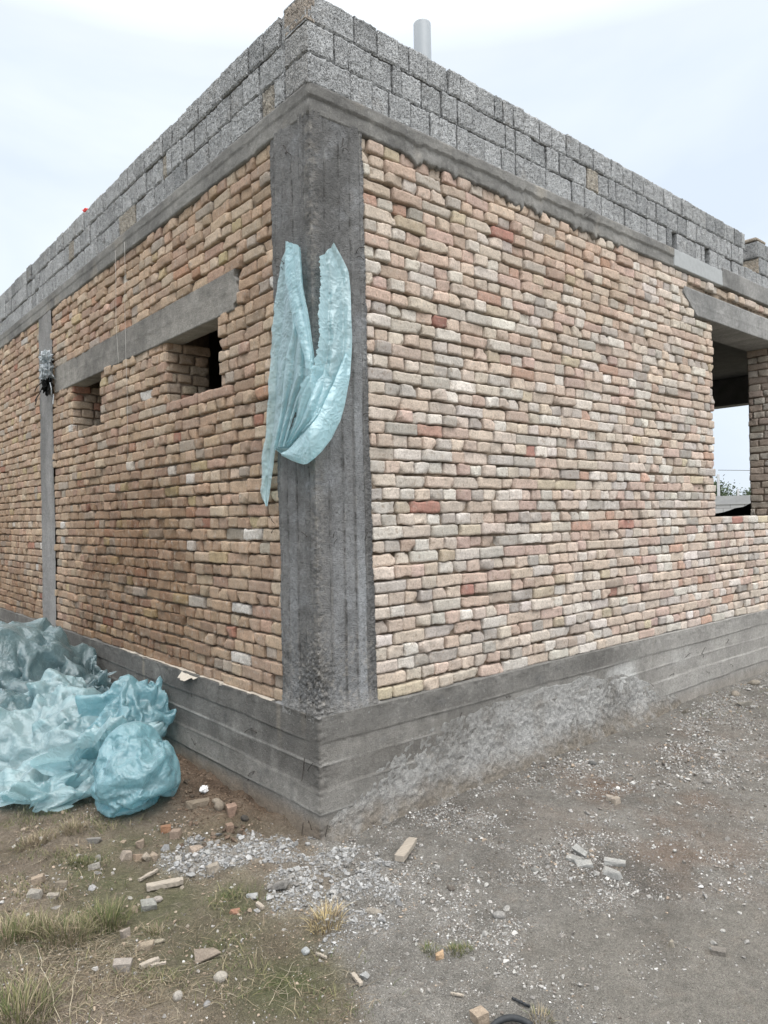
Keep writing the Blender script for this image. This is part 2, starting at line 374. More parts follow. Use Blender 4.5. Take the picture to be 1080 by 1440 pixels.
def mortar_sheet(acc, frame, s0, s1, z0, z1, holes, seed, step=.014, base=-.027):
    def cuts(lo, hi, extra):
        g = np.arange(lo, hi, step); ex = [e for e in extra if lo < e < hi]
        g = np.array([x for x in g if all(abs(x-e) > step*.5 for e in ex)]+ex+[hi]); g.sort(); return np.unique(g)
    S = cuts(s0, s1, [x for h in holes for x in h[:2]]); Z = cuts(z0, z1, [x for h in holes for x in h[2:4]])
    SS, ZZ = np.meshgrid(S, Z)
    n = fb2(SS, ZZ, 26, 3, seed)+.7*fb2(SS, ZZ, 5, 2, seed+3)
    D = base + n*.015
    V = frame(SS, D, ZZ).reshape(-1, 3)
    sc, zc = (S[1:]+S[:-1])/2, (Z[1:]+Z[:-1])/2
    keep = np.ones((len(Z)-1, len(S)-1), bool)
    for h in holes:
        keep &= ~(((sc > h[0]) & (sc < h[1]))[None, :] & ((zc > h[2]) & (zc < h[3]))[:, None])
    Q = grid_quads(len(Z), len(S))[keep.ravel()]
    c = lerp3((.085, .062, .043), (.33, .27, .21), np.clip(.5+.8*fb2(SS, ZZ, 8, 3, seed+9), 0, 1)).reshape(-1, 3)
    acc.add(V, Q, None, c, 1)

def cores(acc, swap, s0, s1, z0, z1, holes, lo=.034, hi=WT):
    """solid masonry behind the face, boxes around the openings"""
    hs = sorted([h for h in holes if h[3]-h[2] < 2.5], key=lambda h: h[0])
    def bx(a, b, c, d):
        if b-a < .01 or d-c < .01: return
        if swap: acc.box((lo, a, c), (hi, b, d), (.30, .24, .19), 1)
        else: acc.box((a, lo, c), (b, hi, d), (.30, .24, .19), 1)
    p = s0
    for h in hs:
        bx(p, h[0], z0, z1); bx(h[0]+.0005, h[1]+.0195, z0, h[2]); bx(h[0]+.0005, h[1]+.0195, h[3], z1); p = h[1]+.02
    bx(p, s1, z0, z1)

# openings: (s0, s1, z0, z1)
W1, W2 = (.968, 1.705, 2.33, 2.75), (2.945, 3.655, 2.33, 2.75)
LINT_L = (.725, 4.11, 2.735, 2.965)
LINT_R = (3.74, 6.4, 3.19, 3.405)
WINR = (WIN_U0, WIN_U1, 1.485, 3.20)
def ragged(seed, amp): return lambda z: float(fb2(np.array([z]), np.array([seed*1.3]), 9, 2, seed)[0])*amp
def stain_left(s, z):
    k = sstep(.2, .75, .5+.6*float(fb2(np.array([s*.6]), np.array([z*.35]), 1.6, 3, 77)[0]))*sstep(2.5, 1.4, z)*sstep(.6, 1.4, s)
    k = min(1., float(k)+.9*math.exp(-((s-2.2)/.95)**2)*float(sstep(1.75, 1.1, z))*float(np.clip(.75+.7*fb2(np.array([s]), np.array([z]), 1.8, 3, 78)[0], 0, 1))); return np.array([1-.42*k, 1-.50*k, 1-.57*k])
def stain_right(s, z):
    k = float(np.clip(.5+.9*fb2(np.array([s]), np.array([z]), .9, 2, 55)[0], 0, 1))*float(sstep(2.1, 3.3, z))
    return np.array([1-.06*k, 1-.12*k, 1-.18*k])

acc = Acc()
hr = [WINR, LINT_R]
brick_panel(acc, fr_right, .30, UEND, ZP+.004, ZB0, [(.2, .357, 0, 4, None, lambda z: -.034*(z-ZP)/2.94+.008*math.sin(z*23)), (WINR[0], WINR[1], WINR[2], WINR[3]), (LINT_R[0], LINT_R[1], 3.185, 3.42, lambda z: .05+.9*(max(0, 3.33-z)))], PAL_R, 101, stain=stain_right)
mortar_sheet(acc, fr_right, .30, UEND, ZP-.01, ZB0+.09, [WINR], 1)
cores(acc, False, .36, UEND, ZP-.01, ZB1-.03, [(WINR[0], WINR[1], WINR[2], 3.199)])
# jamb of the big window facing the corner
def fr_jamb(s, d, z): return np.stack([WIN_U1-d, s, z], -1)
brick_panel(acc, fr_jamb, 0.004, WT, WINR[2], 3.195, [], [((.44, .39, .33), 3), ((.40, .33, .275), 2), ((.47, .43, .38), 2)], 104, first=1)
front_wall = acc.out('brick_wall', [M_BRICK, M_MORTAR], bld)

acc = Acc()
C2 = (4.206, 4.575)
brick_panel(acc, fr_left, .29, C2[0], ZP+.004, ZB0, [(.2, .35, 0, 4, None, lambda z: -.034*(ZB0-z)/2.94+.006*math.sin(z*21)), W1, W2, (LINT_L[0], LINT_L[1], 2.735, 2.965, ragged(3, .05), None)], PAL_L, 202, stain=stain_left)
mortar_sheet(acc, fr_left, .29, C2[0]+.02, ZP-.01, ZB0+.05, [W1, W2], 2)
cores(acc, True, .36, C2[0], ZP-.01, ZB1-.03, [(a, b, c, 3.25) for a, b, c, d in (W1, W2)])
for a, b, c, d in (W1, W2): acc.box((.034, a+.0005, 2.967), (.12, b+.0195, ZB1-.03), (.30, .24, .19), 1)
for wv, sd_ in ((W1[1], 1), (W2[1], 2)):
    def fr_j(s, d, z, wv=wv): return np.stack([s, wv-d, z], -1)
    brick_panel(acc, fr_j, 0.004, WT, 2.33, 2.748, [], [((.44, .36, .28), 4), ((.40, .31, .235), 3), ((.40, .22, .16), .6)], 210+sd_, first=1)
    # bedding bricks along the sill
side_wall = acc.out('brick_wall', [M_BRICK, M_MORTAR], bld)
acc = Acc()
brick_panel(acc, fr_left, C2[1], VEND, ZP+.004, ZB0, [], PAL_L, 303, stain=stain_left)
mortar_sheet(acc, fr_left, C2[1]-.02, VEND, ZP-.01, ZB0+.05, [], 3, step=.025)
cores(acc, True, C2[1], VEND, ZP-.01, ZB1-.03, [])
acc.out('brick_wall', [M_BRICK, M_MORTAR], bld)

# ---- sheets that wrap the corner: a < 0 runs along the left face, a > 0 along the right face
def corner_sheet(name, a, z, dfun, cfun, mat, parent, cap_in=None, z_of=None, mats=None):
    A, Z = np.meshgrid(a, z); D = dfun(A, Z); Cc = cfun(A, Z)
    if z_of is not None: Z = z_of(A, Z)
    eps = .012
    wr = np.clip(.5+A/eps*.5, 0, 1); wl = 1-wr
    m = np.maximum(wr, wl); wr = wr/m; wl = wl/m
    X = np.where(A > 0, A, 0)-D*wl; Y = np.where(A < 0, -A, 0)-D*wr
    if cap_in is not None:                       # fold the top edge back into the wall
        for rowi, front in ((-1, False),):
            X = np.vstack([X, X[-1:]+(cap_in+D[-1:])*wl[-1:]]); Y = np.vstack([Y, Y[-1:]+(cap_in+D[-1:])*wr[-1:]]); Z = np.vstack([Z, Z[-1:]+.001]); Cc = np.concatenate([Cc, Cc[-1:]], 0)
            X = np.vstack([X[:1]+(cap_in+D[:1])*wl[:1], X]); Y = np.vstack([Y[:1]+(cap_in+D[:1])*wr[:1], Y]); Z = np.vstack([Z[:1]-.001, Z]); Cc = np.concatenate([Cc[:1], Cc], 0)
    V = np.stack([X, Y, Z], -1)
    return build(name, V, grid_quads(V.shape[0], V.shape[1]), None, mat, parent, Cc.reshape(-1, 3))
def ax(lo, hi, step, mid=None, far=None):
    g = [np.arange(lo, hi, step)]; return np.unique(np.round(np.concatenate(g+[[hi]]), 5))
def n2(A, Z, sc, o, s, zs=1.0): return fb2(A, Z*zs, sc, o, s)

# corner column: vertical shutter boards, honeycombed edge
def col_joints(): return np.array([-.30, -.235, -.155, -.085, -.045, .075, .165, .235, .30])
def d_col(A, Z):
    d = .006 + n2(A, Z, 3, 3, 61)*.006
    for i, j in enumerate(col_joints()):
        jj = j+.004*n2(A, Z, 2.2, 2, 70+i)
        x = (A-jj)/.006
        gate = np.clip(.45+1.3*n2(A*.2, Z, 7, 3, 80+i), 0, 1)
        d = d + gate*np.exp(-x*x)*(.007*np.sign(math.sin(i*2.3+.4))) + np.tanh(x)*.0022*math.cos(i*1.9)
    hc = np.exp(-(A/.028)**2)*(.22+.4*sstep(2.0, 1.0, Z))*(.4+.6*np.clip(.5+1.5*n2(A*.2, Z, 3, 2, 93), 0, 1)) + sstep(1.05, .7, Z)*np.exp(-((A+.05)/.16)**2) + .25*np.exp(-((A+.33)/.04)**2)+.5*np.exp(-((A-.335)/.03)**2)
    peb = n2(A, Z, 105, 2, 91); d = d + hc*(np.tanh(peb*3)*.0065-.003) + n2(A, Z, 60, 3, 92)*.0025
    low = sstep(.70, .58, Z); edge = np.where(A > 0, .358-.034*(Z-ZP)/2.94, .352-.034*(ZB0-Z)/2.94)+.008*n2(A*0, Z, 14, 3, 99)
    return d + low*.012 - .05*sstep(edge, edge+.007, np.abs(A))*sstep(.585, .60, Z)
def c_col(A, Z):
    t = np.clip(.5+.75*n2(A*6, Z, .9, 4, 95)+.3*n2(A, Z, 14, 3, 96), 0, 1)
    c = lerp3((.085, .084, .082), (.20, .20, .198), t)
    j = col_joints(); lightb = np.zeros_like(A)
    for lo, hi, amt in ((.235, .30, .75), (.165, .23, .35), (-.235, -.16, .3), (.085, .16, .3)):
        lightb += amt*sstep(lo, lo+.012, A)*sstep(hi, hi-.012, A)*np.clip(.4+1.0*n2(A, Z, 1.1, 3, 97), 0, 1)*sstep(2.6, 2.0, Z)
    c = lerp3(c, (.33, .345, .36), np.clip(lightb, 0, 1))
    hc = np.exp(-(A/.04)**2)*np.clip(.2+n2(A, Z, 60, 2, 98), 0, 1)
    c = lerp3(c, (.30, .28, .25), hc*.7)
    for i, jx in enumerate(col_joints()):
        jj = jx+.004*n2(A, Z, 2.2, 2, 70+i); c = lerp3(c, (.035, .034, .032), .85*np.exp(-((A-jj)/.0045)**2)*np.clip(.1+2.2*n2(A*.2, Z, 34, 2, 180+i), 0, 1))
        c = lerp3(c, (.33, .32, .30), .5*np.exp(-((A-jj-.007)/.004)**2)*np.clip(-.1+1.8*n2(A*.2, Z, 12, 2, 190+i), 0, 1))
    low = sstep(1.15, .75, Z)*np.clip(n2(A, Z, 55, 2, 98)*1.6-.15, 0, 1); c = lerp3(c, (.31, .29, .26), low*.8); c = lerp3(c, (.045, .043, .04), sstep(1.25, .8, Z)*np.clip(-n2(A, Z, 55, 2, 98)*1.6-.25, 0, 1)*.8)
    return lerp3(c, (.24, .235, .225), sstep(.68, .57, Z)*.8)
a_col = np.unique(np.concatenate([ax(-.382, .385, .005), [-.006, 0, .006]]))
def z_col(A, Z): return Z
corner_col = corner_sheet('corner_column', a_col, ax(.55, 3.54, .0055), d_col, c_col, M_COLUMN, bld)

# ragged mortar edges where bricks are toothed into the column are part of its d/c; the slim column on the side wall:
def side_column():
    S = ax(C2[0]-.03, C2[1]+.02, .012); Z = ax(.57, 3.53, .015); SS, ZZ = np.meshgrid(S, Z)
    d = .004+fb2(SS, ZZ, 4, 3, 64)*.006+fb2(SS, ZZ, 50, 2, 65)*.003
    for j in (4.29, 4.37, 4.45, 4.52): d += np.exp(-((SS-j)/.006)**2)*.008*math.cos(j*40)
    t = np.clip(.5+.8*fb2(SS*6, ZZ, 1, 4, 66), 0, 1); c = lerp3((.17, .168, .165), (.31, .305, .30), t)
    return build('wall_column', fr_left(SS, d, ZZ), grid_quads(len(Z), len(S)), None, M_CONC, bld, c.reshape(-1, 3))
side_column()

# plinth
PJ = np.array([.115, .235, .345, .46])
def d_pl(A, Z):
    d = .018 + n2(A, Z, 1.5, 3, 41)*.006+n2(A, Z, 30, 3, 45)*.0022
    for i, j in enumerate(PJ):
        jj = j+.010*n2(A, Z*0+i, .8, 2, 50+i)
        x = (Z-jj)/.004; gate = np.clip(.5+1.2*n2(A, Z*.1, 4, 3, 60+i), 0, 1)
        d = d+gate*np.exp(-x*x)*.006 + np.tanh(x)*.003*math.cos(i*2.1+.3)
    corner = np.exp(-(A/.035)**2)*np.clip(.15+1.3*n2(A, Z, 6, 3, 43), 0, 1)
    d = d + corner*(n2(A, Z, 80, 2, 44)*.018-.008)
    return d + sstep(.5, .585, Z)*n2(A, Z, 20, 2, 48)*.008
def c_pl(A, Z):
    t = np.clip(.5+.7*n2(A, Z, 1.6, 4, 46)+.25*n2(A, Z, 20, 3, 47), 0, 1)
    for i, j in enumerate(PJ): t = t + .16*np.sign(Z-j-.01*n2(A, Z*0+i, .8, 2, 50+i))*math.cos(i*2.9+1)
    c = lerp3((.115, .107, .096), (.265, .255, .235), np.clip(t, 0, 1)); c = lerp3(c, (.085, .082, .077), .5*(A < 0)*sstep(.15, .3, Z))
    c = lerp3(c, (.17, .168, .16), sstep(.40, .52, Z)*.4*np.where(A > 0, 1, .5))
    for i, j in enumerate(PJ): c = lerp3(c, (.43, .42, .395), .7*np.exp(-((Z-j-.010*n2(A, Z*0+i, .8, 2, 50+i))/.006)**2)*np.clip(.3+1.5*n2(A, Z*0+i, 3, 2, 49+i), 0, 1))
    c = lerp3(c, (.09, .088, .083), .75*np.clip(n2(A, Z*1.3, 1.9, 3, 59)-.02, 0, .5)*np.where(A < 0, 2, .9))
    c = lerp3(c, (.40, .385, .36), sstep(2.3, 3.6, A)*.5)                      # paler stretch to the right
    c = lerp3(c, (.24, .195, .15), sstep(.12, .03, Z)*np.where(A < 0, .8, .3))   # mud splash
    wash = np.exp(-((A-2.6)/.9)**2)*sstep(.1, .3, Z)*sstep(.5, .38, Z)*np.clip(.3+1.6*n2(A, Z*2, 2.6, 4, 57), 0, 1)
    c = lerp3(c, (.52, .52, .505), np.clip(wash, 0, .8))
    drip = np.clip(n2(A, Z*.05, 9, 2, 58)-.45, 0, 1)*2
    return lerp3(c, (.42, .36, .28), np.clip(drip, 0, .5)*sstep(.3, .55, Z))
a_pl = np.unique(np.concatenate([ax(-VEND, -3, .03), ax(-3, 3, .010), ax(3, UEND, .02), [-.006, 0, .006]]))
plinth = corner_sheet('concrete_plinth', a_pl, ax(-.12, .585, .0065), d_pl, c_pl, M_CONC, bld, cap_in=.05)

# ring beam, with an upper lip and a slobbered lower edge
def low_edge(A):
    n = fb2(A, A*0, 3.5, 4, 34, .6); drop = np.where(A > 0, np.clip(fb2(A, A*0, 10, 5, 134, .7)+.02, 0, 1)*.11*sstep(.45, .7, A)*sstep(3.4, 2.2, A), np.clip(n-.15, 0, 1)*.03)
    return ZB0 - .002 - drop + fb2(A, A*0, 40, 2, 35)*.004
def z_bm(A, Z):
    t = (Z-ZB0)/(ZB1-ZB0); return low_edge(A)*(1-t)+(ZB1)*t+fb2(A, Z*0, 12, 2, 36)*.002*t
def d_bm(A, Z):
    t = (Z-ZB0)/(ZB1-ZB0)
    lip = sstep(.56, .60, t+.03*fb2(A, Z*0, 6, 2, 37))
    d = .010 + lip*np.where(A > 0, .011, .004) + n2(A, Z, 3, 3, 38)*.006 + n2(A, Z, 40, 3, 39)*.003
    return d + np.where(low_edge(A) < ZB0-.012, .010, 0)*sstep(.5, .2, t) - sstep(.06, 0, t)*.010
def c_bm(A, Z):
    t = np.clip(.5+.7*n2(A, Z, 2.2, 4, 40)+.3*n2(A, Z*3, 15, 3, 42), 0, 1)
    c = lerp3((.125, .123, .118), (.27, .265, .25), t)
    return lerp3(c, (.40, .36, .30), np.clip(n2(A, Z, 4, 3, 33)-.25, 0, .6))
a_bm = np.unique(np.concatenate([ax(-VEND, -3, .03), ax(-3, 3.556, .012), [-.006, 0, .006]]))
corner_sheet('ring_beam', a_bm, ax(ZB0, ZB1, .008), d_bm, c_bm, M_CONC, bld, cap_in=.06, z_of=z_bm)
def flat_concrete(name, frame, s0, s1, z0, z1, dbase, mat, seed, cut=None, thick=.05, step=.012, dark=(.16, .16, .155), light=(.30, .295, .285), lines=()):
    S = ax(s0, s1, step); Z = ax(z0, z1, step); SS, ZZ = np.meshgrid(S, Z)
    d = dbase+fb2(SS, ZZ, 3, 3, seed)*.004+fb2(SS, ZZ, 45, 2, seed+1)*.002
    for l in lines: d += np.exp(-((ZZ-l)/.005)**2)*.005
    t = np.clip(.5+.7*fb2(SS, ZZ*1.5, 2.2, 4, seed+2)+.25*fb2(SS, ZZ, 20, 2, seed+3), 0, 1); c = lerp3(dark, light, t)
    if cut is not None: SS = cut(SS, ZZ)
    g = np.stack([SS, d, ZZ], -1)
    b0 = g[:1].copy(); b0[..., 1] -= thick; b1 = g[-1:].copy(); b1[..., 1] -= thick
    g = np.concatenate([b0, g, b1]); c = np.concatenate([c[:1], c, c[-1:]])
    l0 = g[:, :1].copy(); l0[..., 1] = dbase-thick; l1 = g[:, -1:].copy(); l1[..., 1] = dbase-thick
    g = np.concatenate([l0, g, l1], 1); c = np.concatenate([c[:, :1], c, c[:, -1:]], 1)
    return build(name, frame(g[..., 0], g[..., 1], g[..., 2]), grid_quads(g.shape[0], g.shape[1]), None, mat, bld, c.reshape(-1, 3))
flat_concrete('ring_beam', fr_right, 4.435, UEND, 3.535, 3.70, .012, M_CONC, 441)
fb = flat_concrete('filler_board', fr_right, 3.565, 4.428, 3.532, 3.668, .014, M_BOARD, 445)
def cut_l(S, Z): return S + np.clip(1-(S-LINT_L[0])/.2, 0, 1)*(fb2(Z, Z*0, 16, 3, 88)*.07+.01)
flat_concrete('lintel', fr_left, LINT_L[0], LINT_L[1], LINT_L[2], LINT_L[3], .004, M_CONC, 451, cut=cut_l, lines=(2.85,), thick=.13, dark=(.14, .134, .124), light=(.30, .285, .26))
def cut_r(S, Z): return S + np.clip(1-(S-LINT_R[0])/.3, 0, 1)*(np.clip(3.33-Z, 0, 1)*1.6+fb2(Z, Z*0, 30, 2, 89)*.02)
flat_concrete('lintel', fr_right, LINT_R[0], LINT_R[1], LINT_R[2], LINT_R[3], .006, M_CONC, 461, cut=cut_r, lines=(3.29,), thick=.33, dark=(.20, .20, .195), light=(.35, .345, .335))

# parapet of cinder blocks: three courses
BH = (4.133-ZB1)/3
def block_course(acc, frame, s0, s1, z, h, seed, first, d0=0.0, gaps=(), thick=.2, lastdip=None):
    rng = np.random.default_rng(seed); p = s0; k = 0
    while p < s1-.02:
        if k < len(first): L = first[k]
        else: L = rng.choice([.155, .145, .165, .135, .30, .075, .10], p=[.28, .22, .16, .14, .05, .09, .06])*(1+rng.normal(0, .03))
        k += 1
        if s1-p-L < .05: L = s1-p
        hit = [g for g in gaps if p < g[0] < p+L]
        if hit: L = hit[0][0]-p
        g = rng.uniform(.004, .013); v = rng.normal(0, .09); tone = rng.random()
        c = np.array((.42, .43, .435))*(1+v)
        if tone < .012: c = np.array((.39, .355, .30))*(1+v*.5)
        elif tone < .12: c = np.array((.31, .32, .325))*(1+v)
        hh = h-rng.uniform(.004, .009)
        V, Q, C = block_mesh(L-g, hh, frame, p+L/2, z+hh/2+.001, d0+rng.normal(0, .004), c, rng.random()*90, thick)
        acc.add(V, Q, None, C, 0); p = hit[0][1] if hit else p+L
def block_mesh(W, H, frame, cs, cz, cd, col, seed, thick):
    nx = max(6, int(W/.011)); ny = 15; r = .007
    a = np.linspace(-1, 1, nx)*W/2; b = np.linspace(-1, 1, ny)*H/2; A, B = np.meshgrid(a, b)
    ex = W/2-np.abs(A); ez = H/2-np.abs(B); e = np.minimum(ex, ez)
    P = np.stack([A*60+seed*7, B*60, np.full_like(A, seed)], -1)
    n1 = vnoise(P, 4); n2_ = vnoise(P+50, 8); n3 = fbm(P*.25+9, 2, 6)
    edge = (e < 1e-6)
    D = np.where(edge, -.007, 0)+n1*.003+n3*.0018
    S = cs+A+np.where(edge, n2_*.004, 0); Z = cz+B+np.where(edge, n1*.004, 0)
    if seed % 1 > .5: S = S+B*.02*math.sin(seed)
    V = frame(S, cd+D, Z).reshape(-1, 3); idx = np.arange(nx*ny).reshape(ny, nx)
    ring = np.concatenate([idx[0, :], idx[1:, -1], idx[-1, -2::-1], idx[-2:0:-1, 0]]); m = len(ring); o = nx*ny; k = np.arange(m); kn = (k+1) % m
    vs = []; Qs = [grid_quads(ny, nx)]
    Vs = S.ravel()[ring]; Vz = Z.ravel()[ring]; prev = ring
    for q in range(1, 6):                         # the block runs back through the parapet
        dd = cd-thick*q/5; P2 = np.stack([Vs*50, Vz*50, np.full(m, q*1.9+seed)], -1); nn = vnoise(P2, 3)*.004
        vs.append(frame(Vs+nn*.4, np.full(m, dd), Vz+nn)); new = o+(q-1)*m+k
        Qs.append(np.stack([prev[kn], prev[k], new, new[kn]], -1)); prev = new
    V = np.concatenate([V]+vs); C = np.asarray(col)*(1+.22*vnoise(V*45+seed, 12)[:, None])
    return V, np.concatenate(Qs), C
acc = Acc()
GA, GB = float(on_right(995, 362)[0]), float(on_right(949, 340)[0])
# corner blocks show on both faces; the front run starts at the corner, the side run butts behind it
first_r = ([.27, .145, .115], [.17, .085, .155, .15], [.30, .16, .15]); first_l = ([.10], [.26, .165], [.05, .155])
for i in range(3):
    z = ZB1+i*BH
    end = (UEND, 4.90, 4.95)[i]
    gaps = ((GB-.05, GB+.035), (GA-.05, GA+.04)) if i == 0 else ()
    block_course(acc, fr_right, -.008, end, z, BH, 500+i, first_r[i], .004, gaps)
    block_course(acc, fr_left, .204, VEND, z, BH, 520+i, first_l[i], .004)
    rng = np.random.default_rng(540+i)
    # face of the corner block on the side street
    V, Q, C = block_mesh(.2, BH-.006, fr_left, .098, z+BH/2, .0085, np.array((.36, .36, .355) if i < 2 else (.38, .33, .28)), 3.3+i, .05); acc.add(V, Q, None, C, 0)
for g in (GA, GB): acc.box((g-.12, .13, ZB1+.003), (g+.12, .19, ZB1+BH-.004), (.12, .12, .12), 0)  # dark box added behind each gap, its colour standing for the shade inside
# a gap in the two upper courses, then the parapet goes on
UG = float(on_right(1066, 370)[0])
for i in (1, 2): block_course(acc, fr_right, UG+.02*(2-i), UEND, ZB1+i*BH, BH, 560+i, [.17, .3], .006)
def fr_gap(s, d, z): return np.stack([UG-d, s, z], -1)
for i, cc in ((1, (.40, .345, .275)), (2, (.33, .33, .325))):
    V, Q, C = block_mesh(.19, BH-.006, fr_gap, .1, ZB1+(i+.5)*BH, .004-.02*(2-i), np.array(cc), 7.3+i, .05); acc.add(V, Q, None, C, 0)
V, Q, C = brick_mesh(.2, .035, fr_gap, .1, ZB1+3*BH+.02, .01, (0.03, 0, 0), (.40, .34, .27), 5.0, depth=.2); acc.add(V, Q, None, C, 0)
acc.out('block_parapet', [M_BLOCK], bld, smooth=False)
# a buff brick lump filling one gap in the blocks' bottom course
# roof, interior
acc = Acc(); acc.box((WT-.1, WT-.1, ZB0+.02), (UEND-.03, VEND-.03, ZB1-.02))
acc.out('roof_slab', [M_SLAB], bld, smooth=False)
acc = Acc()
for b in (((.4, 3.0, 0), (UEND-.3, 3.2, 3.535)), ((3.3, .31, 0), (3.5, 2.999, 3.534)), ((.3, VEND-.25, 0), (UEND-.3, VEND-.02, 3.536))): acc.box(*b)  # first two are unseen partitions added to keep the left windows dark
acc.box((.34, .34, -.05), (UEND-.29, VEND-.26, .3))
acc.out('inner_wall', [M_SLAB], bld, smooth=False)
acc = Acc()
ea, eb = .55, 2.75
for b in (((UEND-.25, .30, .0), (UEND-.01, ea, 3.533)), ((UEND-.25, eb, 0), (UEND-.01, VEND-.27, 3.532)), ((UEND-.25, ea+.001, 3.13), (UEND-.01, eb-.001, 3.531)), ((UEND-.25, ea+.001, 0), (UEND-.01, eb-.001, 1.35))): acc.box(*b)
acc.out('end_wall', [M_SLAB], bld, smooth=False)

# cement crust slopped against the foot of the plinth
def crust():
    top = [(452, 1168), (480, 1130), (520, 1088), (560, 1052), (600, 1026), (650, 1000), (700, 982), (760, 962), (820, 950), (880, 948), (930, 962), (965, 988)]
    pts = [on_right(*p, d=.02) for p in top]; us = np.array([p[0] for p in pts]); hs = np.array([p[2] for p in pts])
    U = ax(us[0], us[-1], .011); T = np.linspace(0, 1, 60); UU, TT = np.meshgrid(U, T)
    H = np.interp(UU, us, hs)+fb2(UU, UU*0, 5, 3, 14)*.035*sstep(.1, .4, UU)
    Z = -.07+(H+.07)*TT
    fall = 1-TT
    nz = fb2(UU, Z, 14, 4, 15, .6); nf = fb2(UU, Z, 48, 3, 16)
    d = .017+.008*fall+.085*fall**2.4+(nz*.015+nf*.009)*np.clip(fall*4, 0, 1)*np.clip((UU-us[0])*6, 0, 1) - sstep(.96, 1, TT)*.016
    e = sstep(0, .06, UU-us[0])*sstep(0, .10, us[-1]-UU); d = .004+(d-.004)*e
    t = np.clip(.55+.9*fb2(UU, Z, 3.5, 4, 17)+.5*nf, 0, 1); c = lerp3((.27, .26, .24), (.50, .495, .48), t)
    c = lerp3(c, (.25, .215, .17), sstep(.16, .0, Z+.05*nz)*.85)
    return build('cement_crust', fr_right(UU, d, Z), grid_quads(len(T), len(U)), None, M_CRUST, bld, c.reshape(-1, 3))
crust()

# binding wires left sticking out of the concrete
def wire(pts, r=.0016, parent=bld):
    V, Q, T = tube_arrays(pts, r, 5); return build('tie_wire', V, Q, T, M_WIRE, parent)
rw = random.Random(4)
def wires(where, spots):
    for (px, py, dx, dy, sp) in spots:
        f = on_right if where == 'R' else on_left
        out = 0 if where == 'R' else 1
        a = f(px, py, .005); b = f(px+dx, py+dy, .02+.02*rw.random()); mid = (a+b)/2; mid += np.array([-.012, -.012, .01])*sp
        c = b+np.array([rw.uniform(-.02, .01), rw.uniform(-.02, .01), rw.uniform(-.02, .02)])*sp
        wire([a, a*.5+mid*.5+np.array([-.01, -.01, 0]), mid, b, c])
wires('L', [(398, 206, 6, 9, 1), (401, 217, 8, 1, .6), (386, 366, 14, 4, 1), (388, 376, 10, 6, 1), (386, 736, -8, -10, 1), (388, 742, -6, 8, .7), (424, 748, 8, 7, .4), (430, 1058, -5, 38, .3), (432, 1085, 8, -12, .4), (352, 1025, 9, 6, 1), (343, 1030, 12, -6, .6), (348, 1092, 10, -8, 1), (357, 1090, -9, 8, .5), (350, 1128, 6, 8, 1), (358, 1136, -5, -7, .6), (428, 1150, -4, 30, .7), (440, 1168, -6, -14, .5), (155, 940, 2, 12, .6), (272, 970, -3, 10, .6), (270, 1035, 4, 13, .6), (205, 948, 10, -3, .7), (432, 1000, -3, 10, .3)])
wires('R', [(484, 196, -3, 10, .8), (482, 213, 6, -3, .6), (461, 357, 12, -9, 1), (500, 358, 13, -10, 1.2), (502, 362, 10, 3, .6), (511, 584, 8, -2, .5), (512, 592, 8, 2, .5), (513, 761, 4, -12, .5), (470, 765, 4, -7, .3), (469, 756, 1, -8, .3), (475, 1165, 4, -14, 1), (458, 1178, 3, -18, .6), (820, 305, 6, -6, .5), (824, 308, 8, -7, .5), (650, 1000, -3, 9, .5), (962, 925, 8, -6, 1), (985, 920, 7, -10, .8), (990, 944, 7, 3, .8), (1020, 905, 5, -5, .5), (1025, 934, 6, 2, .5), (910, 960, 7, 3, .8), (720, 978, -8, 3, .6), (985, 918, 5, 4, .6), (940, 950, 8, -2, .6)])
# felt strip peeping out under the bricks of the side wall
def felt():
    S = ax(.42, 2.6, .012); T = np.linspace(0, 1, 6); SS, TT = np.meshgrid(S, T)
    n = fb2(SS, SS*0, 7, 3, 23)
    w = np.clip(n-.02, 0, 1)*.16*np.interp(SS, [.4, .55, 1.4, 2.6], [.3, 1, .7, .25])
    d = -.02+(.035+w)*TT; z = .588 - np.clip(w*TT*TT*.7, 0, .05) + fb2(SS, TT, 12, 2, 24)*.006*TT
    return build('felt_strip', fr_left(SS, d, z), grid_quads(len(T), len(S)), None, M_FELT, bld)
felt()
# ------------------------------------------------------------------ ground
def gp(px, py, z=0.0):
    r = ray(px, py); t = (z-CAM[2])/r[2]; return CAM+r*t
def blob(x, y, px, py, rad, squash=1.0):
    c = gp(px, py); return np.exp(-(((x-c[0])**2+((y-c[1])*squash)**2)/rad**2))
_B0, _B1 = gp(452, 1196), gp(505, 1440)
def gravel_side(x, y):
    """1 on the gravel to the right of the line that runs from the corner to the photographer, 0 on the grassy soil"""
    dx, dy = _B1[0]-_B0[0], _B1[1]-_B0[1]; L = math.hypot(dx, dy)
    s = ((x-_B0[0])*dy-(y-_B0[1])*dx)/L
    s = -s if ((gp(900, 1300)[0]-_B0[0])*dy-(gp(900, 1300)[1]-_B0[1])*dx) < 0 else s
    return sstep(-.07, .07, s+.07*fb2(x, y, 3.1, 3, 204)+.03*fb2(x, y, 14, 2, 205))
RUB = [(460, 1215, .16), (400, 1200, .15), (350, 1200, .13), (300, 1205, .13), (430, 1245, .16), (490, 1250, .16), (520, 1225, .10), (255, 1215, .08), (400, 1275, .09), (500, 1300, .14)]
def rubble_mask(x, y):
    m = 0
    for b in RUB: m = np.maximum(m, blob(x, y, *b))
    return np.clip(m*1.15+.95*fb2(x, y, 8, 3, 207)*(m > .1)-.05, 0, 1)
